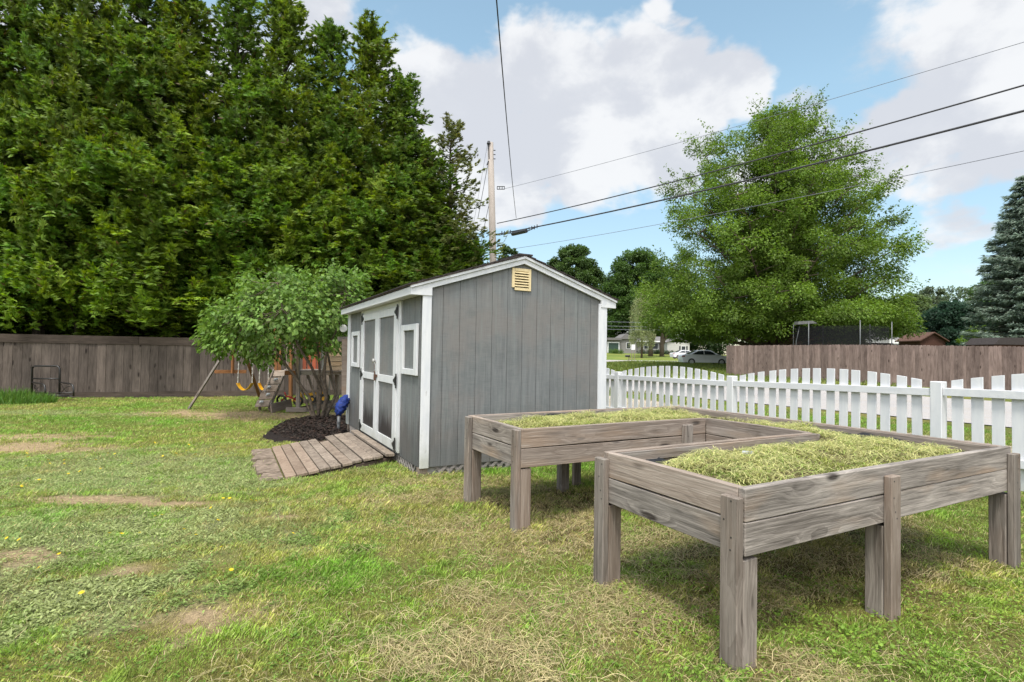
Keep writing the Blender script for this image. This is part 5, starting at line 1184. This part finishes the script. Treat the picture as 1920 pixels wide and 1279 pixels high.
# trampoline
NET = Mat('dark_net', .9, .1); NET.b.inputs['Base Color'].default_value = (.02, .02, .022, 1)
_t = NET.n('ShaderNodeBsdfTransparent'); _x = NET.n('ShaderNodeMixShader'); _x.inputs[0].default_value = .55; NET.t.links.new(NET.b.outputs[0], _x.inputs[1]); NET.t.links.new(_t.outputs[0], _x.inputs[2]); NET.t.links.new(_x.outputs[0], NET.t.nodes['Material Output'].inputs[0])
c = at(1575, 690, 33.5); tr = empty('trampoline', (c.x, c.y, .3), 0, 'round trampoline with dark safety net behind the privacy fence', 'trampoline'); zt = at(1575, 613, 33.5).z - .3; Rt = 2.55
m = MB(); n = 40; V = [(math.cos(2 * math.pi * i / n) * Rt, math.sin(2 * math.pi * i / n) * Rt, z) for z in (.8, zt - .05) for i in range(n)]
m.v = V; m.f = [(i, (i + 1) % n, n + (i + 1) % n, n + i) for i in range(n)]; m.t = [.5] * n; m.build('net', NET.m, tr)
m = MB(); ring(m, (0, 0, .8), Rt + .05, .05, (0, 0, 1.0001) if False else (0.0001, 0, 1), 36); m.build('frame', GREYP, tr)
POLEG = flatmat('galvanised_tube', (.09, .094, .094), .4, .5, .1, 10, .3)
for k in range(6):
    a_ = k * math.pi / 3 + .35; m = MB(); x, y = math.cos(a_) * (Rt + .12), math.sin(a_) * (Rt + .12); m.tube([(x, y, -.2), (x, y, zt + .25)], .032, 7); m.build('pole', POLEG, tr, smooth=True)
m = MB(); m.tube([(math.cos(a) * Rt, math.sin(a) * Rt, .78) for a in np.linspace(0, 6.283, 30)], .01, 4); m.v += [(0, 0, .8)]; nb = len(m.v)
m.prism([(math.cos(a) * Rt, math.sin(a) * Rt) for a in np.linspace(0, 6.2, 28)], 'z', .76, .78); m.build('mat', DARK, tr)
# basketball-style lamp pole left of it
c = at(1491, 660, 34); lp = empty('bent_pole', (c.x, c.y, .15), 0, 'thin leaning metal pole with pale flat top left of the trampoline', 'pole'); m = MB(); m.tube([(0, 0, 0), at(1493, 640, 34) - Vector((c.x, c.y, .15)), at(1499, 612, 34) - Vector((c.x, c.y, .15))], .035, 7); m.build('tube', POLEG, lp, smooth=True)
m = MB(); a = at(1497, 606, 34) - Vector((c.x, c.y, .15)); m.quadbox([(a.x - .15, a.y - .2, a.z - .1), (a.x + 1.1, a.y - .2, a.z + .0), (a.x + 1.1, a.y + .3, a.z + .0), (a.x - .15, a.y + .3, a.z - .1), (a.x - .1, a.y - .2, a.z + .1), (a.x + .8, a.y - .2, a.z + .16), (a.x + .8, a.y + .3, a.z + .16), (a.x - .1, a.y + .3, a.z + .1)]); m.build('top_panel', flatmat('pale_panel', (.13, .13, .125), .6), lp)
hf, L2 = board_fence('tall_fence', at(1876, 660, 40).xy, at(2010, 660, 34).xy, at(1880, 606, 40).z - .2, .15, wood('grey_fence_boards', (.10, .085, .078), (.20, .175, .16), 'Z', .05, tone=True, objrand=False), 'tall grey-brown fence section under the spruce at the right edge', ear=False)
m = MB(); m.box(-.1, .1, -.02, .16, 0, at(1877, 602, 40).z); m.build('post', FENCE_B, hf)
c = at(1900, 648, 27); lean = empty('lean_to_roof', (c.x, c.y, 0), 0, 'dark shingled shed roof just showing above the privacy fence at the right edge', 'shed'); u = 27 / F
za = at(1900, 646.5, 27).z; zb2 = at(1900, 633, 27).z; m = MB(); m.prism([(-36 * u, za), (-22 * u, zb2), (60 * u, zb2), (75 * u, za)], 'y', 0, 1.8); m.build('roof', SHINGLE, lean); m = MB(); m.box(-33 * u, 70 * u, .1, 1.7, 0, za - .01); m.build('wall', BROWNW, lean)

# ------------------------------------------------------------------ cars
def car(name, loc, rzv, paint, label):
    e = empty(name, loc, rzv, label, 'car', 'cars parked by the far road'); Wd = .86
    prof = [(-2.28, .55), (-2.30, .85), (-2.20, .98), (-1.55, 1.06), (-.80, 1.42), (-.2, 1.47), (.35, 1.45), (1.15, 1.05), (1.95, .93), (2.28, .78), (2.32, .5), (2.2, .28), (-2.2, .28)]
    def inset(z): return 1.0 if z < .95 else 1 - .22 * (z - .95) / .5
    bm = bmesh.new(); cols = []
    for f in (-1, -.92, 0, .92, 1):
        s = []
        for x, z in prof:
            k = .975 if abs(f) == 1 else 1.0; yy = f * Wd * inset(z)
            s.append(bm.verts.new((x * (k if abs(f) == 1 else 1), yy, z if abs(f) < 1 or z < 1.2 else z - .03)))
        cols.append(s)
    n = len(prof)
    for a, b in zip(cols[:-1], cols[1:]):
        for i in range(n): bm.faces.new((a[i], a[(i + 1) % n], b[(i + 1) % n], b[i]))
    bm.faces.new(cols[0]); bm.faces.new(list(reversed(cols[-1]))); bmesh.ops.recalc_face_normals(bm, faces=bm.faces)
    me = bpy.data.meshes.new('body'); bm.to_mesh(me); bm.free(); me.materials.append(paint); o = bpy.data.objects.new('body', me); COL.objects.link(o); o.parent = e
    for s in (-1, 1):
        for poly in ([(-1.35, 1.05), (-.78, 1.34), (-.28, 1.39), (-.28, 1.03)], [(-.20, 1.03), (-.20, 1.39), (.32, 1.37), (.95, 1.04)]):
            m = MB(); y = s * Wd * .985; b_ = [(x, y * inset(z) / .985 * 1.005, z) for x, z in poly]; t_ = [(x, p * 1.0 + s * .012, z) for (x, p, z) in b_]
            m.v = b_ + t_; k = len(poly); m.f = [tuple(range(k)), tuple(range(k, 2 * k))[::-1]] + [(i, (i + 1) % k, k + (i + 1) % k, k + i) for i in range(k)]; m.t = [.5] * len(m.f); m.build('side_window', GLASSD, e)
        for x in (-1.42, 1.38):
            m = MB(); m.tube([(x, s * .70, .33), (x, s * .875, .33)], .33, 20); w2 = m.build('wheel', BLACKM, e); m = MB(); m.tube([(x, s * .86, .33), (x, s * .884, .33)], .20, 12); m.build('rim', flatmat('alloy', (.5, .5, .5), .35, .5), w2)
        m = MB(); m.box(.78, .95, s * .86, s * 1.0, 1.0, 1.12) if s > 0 else m.box(.78, .95, s * 1.0, s * .86, 1.0, 1.12); m.build('mirror', paint, e, bevel=.02)
        m = MB(); m.box(-2.31, -2.05, s * .80 - .06, s * .80 + .06, .78, .92); m.build('tail_light', flatmat('tail_red', (.3, .02, .02), .3), e); m = MB(); m.box(2.0, 2.28, s * .74 - .08, s * .74 + .08, .66, .78); m.build('headlight', flatmat('lamp_glass', (.6, .6, .6), .2), e)
    m = MB(); m.quadbox([(-1.62, -.62, 1.045), (-1.62, .62, 1.045), (-.90, .56, 1.375), (-.90, -.56, 1.375), (-1.66, -.62, 1.06), (-1.66, .62, 1.06), (-.93, .56, 1.40), (-.93, -.56, 1.40)]); m.build('rear_window', GLASSD, e)
    m = MB(); m.quadbox([(.42, -.58, 1.41), (.42, .58, 1.41), (1.10, .66, 1.06), (1.10, -.66, 1.06), (.45, -.58, 1.44), (.45, .58, 1.44), (1.13, .66, 1.09), (1.13, -.66, 1.09)]); m.build('windscreen', GLASSD, e)
    return e
SILVER = flatmat('silver_paint', (.74, .75, .77), .28, .6, .03, 3); WHP = flatmat('white_car_paint', (.62, .62, .62), .3, .6, .03)
c = at(1320, 680, 51); car('parked_car', (c.x, c.y, at(1320, 656.5, 51).z - 1.47), R(-3), SILVER, 'silver sedan parked in long grass, seen side-on beside the brown fence')
c = at(1284, 668, 88); car('parked_car', (c.x, c.y, at(1284, 656.5, 88).z - 1.47), R(4), WHP, 'white car parked farther back, mostly hidden behind the silver sedan')

# ------------------------------------------------------------------ lawn cover
def shed_local(x, y):
    dx, dy = x - SX, y - SY; ca, sa_ = math.cos(SA), math.sin(SA); return dx * ca + dy * sa_, -dx * sa_ + dy * ca
def keep_mask(x, y):
    lx, ly = shed_local(x, y)
    k = ~((lx > -.01) & (lx < W_ + .01) & (ly > -.0) & (ly < L_))
    k &= ~((lx > -1.23) & (lx < 0) & (ly > .84) & (ly < 2.86)); k &= ~((lx > -1.48) & (lx <= -1.22) & (ly > .9) & (ly < 2.8) & (RNG.random(len(x)) < .97))
    c = ground(600, 802); dx, dy = x - c.x - .10, y - c.y; ct, st = math.cos(R(14)), math.sin(R(14)); mx_, my_ = dx * ct + dy * st, -dx * st + dy * ct
    k &= ~(((mx_ / .88) ** 4 + (my_ / 1.58) ** 4) < 1)
    fd = (x - fa.x) * FN.x + (y - fa.y) * FN.y; k &= fd < -.03
    b = band(x, y); k &= ~((b > 6.2) & (y > 5))
    return k
def sample(n, dmin, dmax, power=1.0):
    u = RNG.random(n); d = (dmin ** power + u * (dmax ** power - dmin ** power)) ** (1 / power); s = RNG.uniform(-1.05, 1.05, n); x = s * d * .97 + RNG.uniform(-.5, .5, n) * .6
    return x, d
def blades():
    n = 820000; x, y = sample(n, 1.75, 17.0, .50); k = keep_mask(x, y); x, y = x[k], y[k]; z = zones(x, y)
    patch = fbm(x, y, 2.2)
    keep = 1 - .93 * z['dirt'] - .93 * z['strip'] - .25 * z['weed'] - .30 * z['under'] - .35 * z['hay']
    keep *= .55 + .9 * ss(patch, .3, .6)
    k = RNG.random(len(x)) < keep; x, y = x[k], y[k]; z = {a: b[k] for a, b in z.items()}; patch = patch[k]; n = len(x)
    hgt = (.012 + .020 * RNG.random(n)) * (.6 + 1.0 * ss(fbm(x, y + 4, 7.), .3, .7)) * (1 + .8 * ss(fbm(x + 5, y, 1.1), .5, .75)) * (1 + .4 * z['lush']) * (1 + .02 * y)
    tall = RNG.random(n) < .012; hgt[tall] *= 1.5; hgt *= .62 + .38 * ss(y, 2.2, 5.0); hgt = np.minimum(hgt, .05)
    w = (.0008 + .0009 * RNG.random(n)) * (1 + .16 * np.maximum(y - 2, 0))
    az = RNG.uniform(0, 6.28, n); lean = RNG.uniform(.1, .65, n) * (1 + .4 * z['hay']); zz = TB(x, y) - .004
    dx, dy = np.cos(az), np.sin(az); sxv, syv = -dy, dx
    P = np.stack([x, y, zz], 1); Dd = np.stack([dx * lean, dy * lean, np.ones(n)], 1); Sd = np.stack([sxv, syv, np.zeros(n)], 1)
    V = np.empty((n, 4, 3)); V[:, 0] = P - Sd * w[:, None]; V[:, 1] = P + Sd * w[:, None]
    mid = P + Dd * (hgt * .6)[:, None]; V[:, 2] = mid + Sd * (w * .75)[:, None] + np.stack([dx, dy, np.zeros(n)], 1) * (hgt * lean * .5)[:, None] * 0; tip = P + np.stack([dx * lean * 1.5, dy * lean * 1.5, .95 * np.ones(n)], 1) * hgt[:, None]; V[:, 3] = tip
    V[:, 2] = mid + Sd * w[:, None]; 
    big = fbm(x, y, .7)
    C = colmix(np.tile((.155, .25, .036), (n, 1)), (.25, .27, .058), ss(big, .40, .70)); C = colmix(C, (.12, .225, .025), z['lush'] * .8); C = colmix(C, (.20, .24, .11), z['weed'] * .6)
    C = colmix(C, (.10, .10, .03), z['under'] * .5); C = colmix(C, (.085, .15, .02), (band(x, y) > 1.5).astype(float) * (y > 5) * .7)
    dry = RNG.random(n) < (.13 + .25 * z['hay'] + .35 * z['dirt'] + .25 * z['under'] + .12 * ss(big, .45, .7)); C[dry] = np.array((.34, .28, .13)) * RNG.uniform(.6, 1.15, (dry.sum(), 1))
    C = colmix(C, (.19, .17, .055), .55 * ss(fbm(x + 2, y + 6, 1.9), .52, .66)); C = colmix(C, (.12, .27, .02), .5 * ss(fbm(x + 12, y + 3, 2.3), .55, .68))
    C = (C * 1.38 + .008) * (.50 + 1.0 * fbm(x, y, 9.))[:, None] * RNG.uniform(.6, 1.4, (n, 1))
    o = cloud_mesh('lawn_grass', V.reshape(-1, 3), np.arange(n * 4).reshape(n, 4), C, BLADE); tag(o, 'short mown yard grass, green with yellowed patches', 'grass', kind='stuff')
blades()
def weeds():
    n = 300000; x, y = sample(n, 1.8, 13.5, .65); k = keep_mask(x, y); x, y = x[k], y[k]; z = zones(x, y); z['low'] = ((x > .6) & (y < 3.1)).astype(float)
    keep = .16 + .95 * z['weed'] + .3 * z['lush'] + .05 * z['low'] - 1.0 * z['dirt'] - 1.2 * z['strip'] - .05 * z['hay'] ; clump = ss(fbm(x, y, 4.0), .36, .60)
    k = RNG.random(len(x)) < keep * (.25 + .85 * clump); x, y = x[k], y[k]; z = {a: b[k] for a, b in z.items()}; n = len(x)
    q = 2; x = np.repeat(x, q) + RNG.normal(0, .008, n * q); y = np.repeat(y, q) + RNG.normal(0, .008, n * q); z = {a: np.repeat(b, q) for a, b in z.items()}; n = len(x)
    az = RNG.uniform(0, 6.28, n); D = np.stack([np.cos(az), np.sin(az), RNG.uniform(.05, .8, n)], 1); N = np.stack([RNG.normal(0, .25, n), RNG.normal(0, .25, n), np.ones(n)], 1)
    L = RNG.uniform(.009, .020, n) * (1 + .2 * z['weed']) * (1 + .05 * y); W = L * RNG.uniform(.35, .6, n) + .004 * z['low']
    P = np.stack([x, y, TB(x, y) + RNG.uniform(.0, .022, n) + .012 * z['lush'] + .012 * z['low']], 1)
    C = colmix(np.tile((.115, .20, .034), (n, 1)), (.27, .305, .135), z['weed'] * .9 * ss(-x, .8, 2.2)); C = colmix(C, (.20, .29, .045), z['low'] * .8 * RNG.random(n)); big_ = (RNG.random(n) < .05 * (1 + z['weed'])) & (x < 0); L = np.where(big_, L * 2.3, L); C = C * (1.25, 1.22, 1.15) * np.where(big_, .8, 1.)[:, None] * RNG.uniform(.6, 1.3, (n, 1))
    V, Fc, C = leaves(P, D, N, L, W, C, .1); o = cloud_mesh('broadleaf_weeds', V, Fc, C, LEAF); tag(o, 'low clover and grey-green hawkweed leaves creeping through the lawn', 'weeds', kind='stuff')
weeds()
def straw(name, n, fx_, zfun, label, lmin=.03, lmax=.16, base=(.50, .415, .225), rz_=0, wmul=1.0, lift=.03, parent_m=None):
    x, y = fx_(n); n = len(x); az = RNG.uniform(0, 6.28, n); L = RNG.uniform(lmin, lmax, n) * RNG.uniform(.5, 1, n); w = RNG.uniform(.0007, .0015, n) * wmul; z0 = zfun(x, y) + RNG.uniform(.002, lift, n); tl = RNG.normal(0, .16, n); bend = RNG.normal(0, .28, n)
    V = np.empty((n, 6, 3)); ps = []
    for i, t in enumerate((0, .5, 1)):
        a = az + bend * (t - .5); px = x + np.cos(a) * L * (t - .5); py = y + np.sin(a) * L * (t - .5); pz = z0 + L * tl * (t - .5) + .012 * math.sin(math.pi * t)
        c = np.stack([px, py, pz], 1); s = np.stack([-np.sin(a), np.cos(a), np.full(n, .25)], 1) * w[:, None]; V[:, i] = c - s; V[:, 5 - i] = c + s
    b = np.arange(n)[:, None] * 6; Fc = np.concatenate([b + [0, 1, 4, 5], b + [1, 2, 3, 4]]); C = np.array(base) * RNG.uniform(.45, 1.25, (n, 1)); gr = RNG.random(n) < .2; C[gr] *= (.6, .8, .5)
    o = cloud_mesh(name, V.reshape(-1, 3), Fc, np.concatenate([C, C]), BLADE); tag(o, label, 'straw', kind='stuff'); return o
def hay_xy(n):
    x, y = sample(n * 5, 1.9, 7.5, .9); x, y = x[np.abs(x) < 9], y[np.abs(x) < 9]; k = keep_mask(x, y); x, y = x[k], y[k]; h = zone(HAY, x, y, .7); u = zone(UNDER, x, y, .6); p = (.75 * h + .55 * u + .07 * (x > -1.2) + .018) * (.3 + 1.1 * ss(fbm(x, y, 2.8), .38, .6)); k = RNG.random(len(x)) < p; return x[k], y[k]
straw('dry_clippings', 34000, hay_xy, TB, 'dry pale mown stalks scattered on the lawn around the raised bed', .03, .17, wmul=.8)
BR = bed.rotation_euler.z; BX, BY = bed.location.x, bed.location.y
def toworld(a, b): return BX + a * math.cos(BR) - b * math.sin(BR), BY + a * math.sin(BR) + b * math.cos(BR)
def tolocal(x, y): dx, dy = x - BX, y - BY; return dx * math.cos(BR) + dy * math.sin(BR), -dx * math.sin(BR) + dy * math.cos(BR)
def bed_xy(n):
    a = RNG.uniform(.05, c2 - .05, n); b = RNG.uniform(.05, c5 - .05, n); k = inbed(a, b, .055) & (RNG.random(n) < .12 + .88 * ss(fbm(a, b, 4.), .36, .58)); return toworld(a[k], b[k])
bedz = lambda x, y: soilz(*tolocal(x, y))
straw('bed_clippings', 60000, bed_xy, bedz, 'pale mat of cut grass lying in the raised bed', .03, .14, (.52, .50, .21), wmul=1.1, lift=.045)
def bedgrass():
    a = RNG.uniform(.05, c2 - .05, 62000); b = RNG.uniform(.05, c5 - .05, 62000); k = inbed(a, b, .06) & (RNG.random(len(a)) < .12 + .8 * ss(fbm(a + 3, b, 2.6), .42, .60)); a, b = a[k], b[k]; x, y = toworld(a, b); n = len(x)
    az = RNG.uniform(0, 6.28, n); D = np.stack([np.cos(az), np.sin(az), RNG.uniform(.2, 1.6, n)], 1); L = RNG.uniform(.012, .040, n) * (1 + .6 * ss(fbm(a, b, 3.3), .55, .7)) * (1 + 1.3 * ss(fbm(a + 7, b, 8.), .62, .74)); P = np.stack([x, y, soilz(a, b) - .002], 1)
    C = colmix(np.tile((.19, .235, .04), (n, 1)), (.38, .40, .10), RNG.random(n) ** 1.4); C = colmix(C, (.10, .18, .025), ss(fbm(a + 1, b + 4, 1.6), .55, .7) * .7)
    V, Fc, C = leaves(P, D, RNG.normal(0, 1, (n, 3)), L, np.full(n, .0042), C * RNG.uniform(.75, 1.2, (n, 1)), .1); o = cloud_mesh('bed_grass', V, Fc, C, BLADE); tag(o, 'yellow-green grass sprouting in the raised bed', 'grass', kind='stuff')
bedgrass()
# white scrap in the bed
p = toworld(.78, .60); m = MB(); m.prism([(-.035, -.02), (.03, -.025), (.04, .015), (-.01, .03)], 'z', 0, .01); o = m.build('stone', flatmat('pale_stone', (.5, .52, .54), .8)); o.location = (p[0], p[1], float(soilz(.78, .60)) + .025); tag(o, 'small pale flat stone lying on the grass in the raised bed', 'stone')
# tall grass by the fence at the left edge
def tallgrass(cx, cy, rx, ry, n, h, label, base=(.10, .19, .03)):
    a = RNG.uniform(0, 6.28, n); r = np.sqrt(RNG.random(n)); x = cx + np.cos(a) * r * rx; y = cy + np.sin(a) * r * ry; az = RNG.uniform(0, 6.28, n); le = RNG.uniform(.1, .8, n); D = np.stack([np.cos(az) * le, np.sin(az) * le, np.ones(n)], 1); L = h * RNG.uniform(.4, 1.1, n) * (1.15 - .6 * r)
    V, Fc, C = leaves(np.stack([x, y, T(x, y) - .02], 1), D, RNG.normal(0, 1, (n, 3)), L, .014 + .006 * RNG.random(n), hue(base, n, RNG, .35, .2), .05); o = cloud_mesh('tall_grass', V, Fc, C, BLADE); tag(o, label, 'grass', kind='stuff')
g = ground(20, 757); tallgrass(g.x - .1, g.y + .2, .95, .45, 3200, .42, 'tall uncut grass clump against the fence left of the chair frame')
for px, py, lab, n_, hh in ((1330, 682, 'long grass on the bank in front of the silver sedan', 26000, .16),):
    n = n_; x = RNG.uniform(10.5, 19, n); y = RNG.uniform(41, 49, n); k = (x / y < .415); x, y = x[k], y[k]; n = len(x); az = RNG.uniform(0, 6.28, n); D = np.stack([np.cos(az) * .4, np.sin(az) * .4, np.ones(n)], 1)
    V, Fc, C = leaves(np.stack([x, y, T(x, y)], 1), D, RNG.normal(0, 1, (n, 3)), hh * RNG.uniform(.4, 1.1, n), np.full(n, .035), hue((.12, .165, .035), n, RNG, .3, .15), .05); o = cloud_mesh('tall_grass', V, Fc, C, BLADE); tag(o, lab, 'grass', kind='stuff')
def meadow():
    n = 60000; y = RNG.uniform(17, 78, n); x = RNG.uniform(.08, .75, n) * y + 0; k = (band(x, y) > 0); lx = (x - 13.05) * (16.3 - 32.2) - (y - 32.2) * (21.4 - 13.05); k &= ~((y < 33) & (x > .20 * y) & (RNG.random(n) < .6)); x, y = x[k], y[k]
    inroad = ((x - 3.6) * .6 + (y - 19) * .35 > 0) & (y < 33) & ((x - 8.6) * .6 + (y - 27.5) * .35 < 0); x, y = x[~inroad], y[~inroad]; n = len(x)
    az = RNG.uniform(0, 6.28, n); D = np.stack([np.cos(az) * .5, np.sin(az) * .5, np.ones(n)], 1); V, Fc, C = leaves(np.stack([x, y, T(x, y)], 1), D, RNG.normal(0, 1, (n, 3)), RNG.uniform(.06, .16, n) * (1 + y / 60), .02 + y * .0012, hue((.13, .165, .035), n, RNG, .35, .2), .05)
    o = cloud_mesh('meadow_grass', V, Fc, C, BLADE); tag(o, 'rough grass on the verge between the driveway and the far road', 'grass', kind='stuff')
meadow()
# hawkweed flowers
FLY = flatmat('yellow_petal', (.80, .58, .02), .6, .2, .05); STEM = flatmat('flower_stem', (.10, .16, .03), .7)
fm = MB(); k_ = 12
for i in range(k_):
    a = 2 * math.pi * i / k_; b = a + .30; fm.v += [(0, 0, .0), (math.cos(a) * .011, math.sin(a) * .011, .001), (math.cos((a + b) / 2) * .015, math.sin((a + b) / 2) * .015, .004), (math.cos(b) * .011, math.sin(b) * .011, .001)]; q = i * 4; fm.f.append((q, q + 1, q + 2, q + 3)); fm.t.append(.5)
fm.tube([(0, 0, 0), (0, 0, .004)], .004, 6)
proto_head = fm.build('flower_head', FLY); sm = MB(); sm.tube([(0, 0, -.06), (.003, 0, -.03), (0, 0, 0)], .0012, 4); proto_stem = sm.build('stem', STEM)
FL = [(345, 1004), (35, 1025), (12, 1022), (110, 1053), (72, 1080), (152, 1129), (228, 1013), (262, 1011), (303, 976), (408, 986), (290, 978), (418, 943), (430, 943), (470, 946), (480, 948), (395, 962), (367, 1015), (414, 1039), (549, 1012), (433, 1084), (73, 907), (40, 918), (151, 915), (50, 855), (52, 862), (90, 868), (93, 875), (120, 868), (120, 875), (128, 895), (149, 890), (48, 880), (108, 836), (188, 885), (202, 855), (246, 875), (264, 842), (354, 838), (366, 857), (462, 837), (229, 829), (290, 834), (27, 821), (62, 782), (76, 781), (85, 777), (115, 776), (180, 868), (215, 856), (350, 850), (305, 860), (330, 855), (40, 920), (205, 1012)]
for i, (px, py) in enumerate(FL):
    g = ground(px, py + 3); o = empty('hawkweed_flower', (g.x, g.y, g.z + .055), 0, 'small yellow hawkweed flower open in the short lawn', 'flower', 'yellow hawkweed flowers in the lawn')
    hd = proto_head if i == 0 else proto_head.copy(); st_ = proto_stem if i == 0 else proto_stem.copy()
    for c in (hd, st_):
        if i: COL.objects.link(c)
        c.parent = o
    s = random.uniform(.8, 1.15) * (1 + max(0, g.y - 4) * .06); o.scale = (s, s, 1); o.rotation_euler = (R(random.uniform(5, 40)), random.uniform(-.2, .2), random.uniform(0, 6))
print('objects', len(bpy.data.objects))
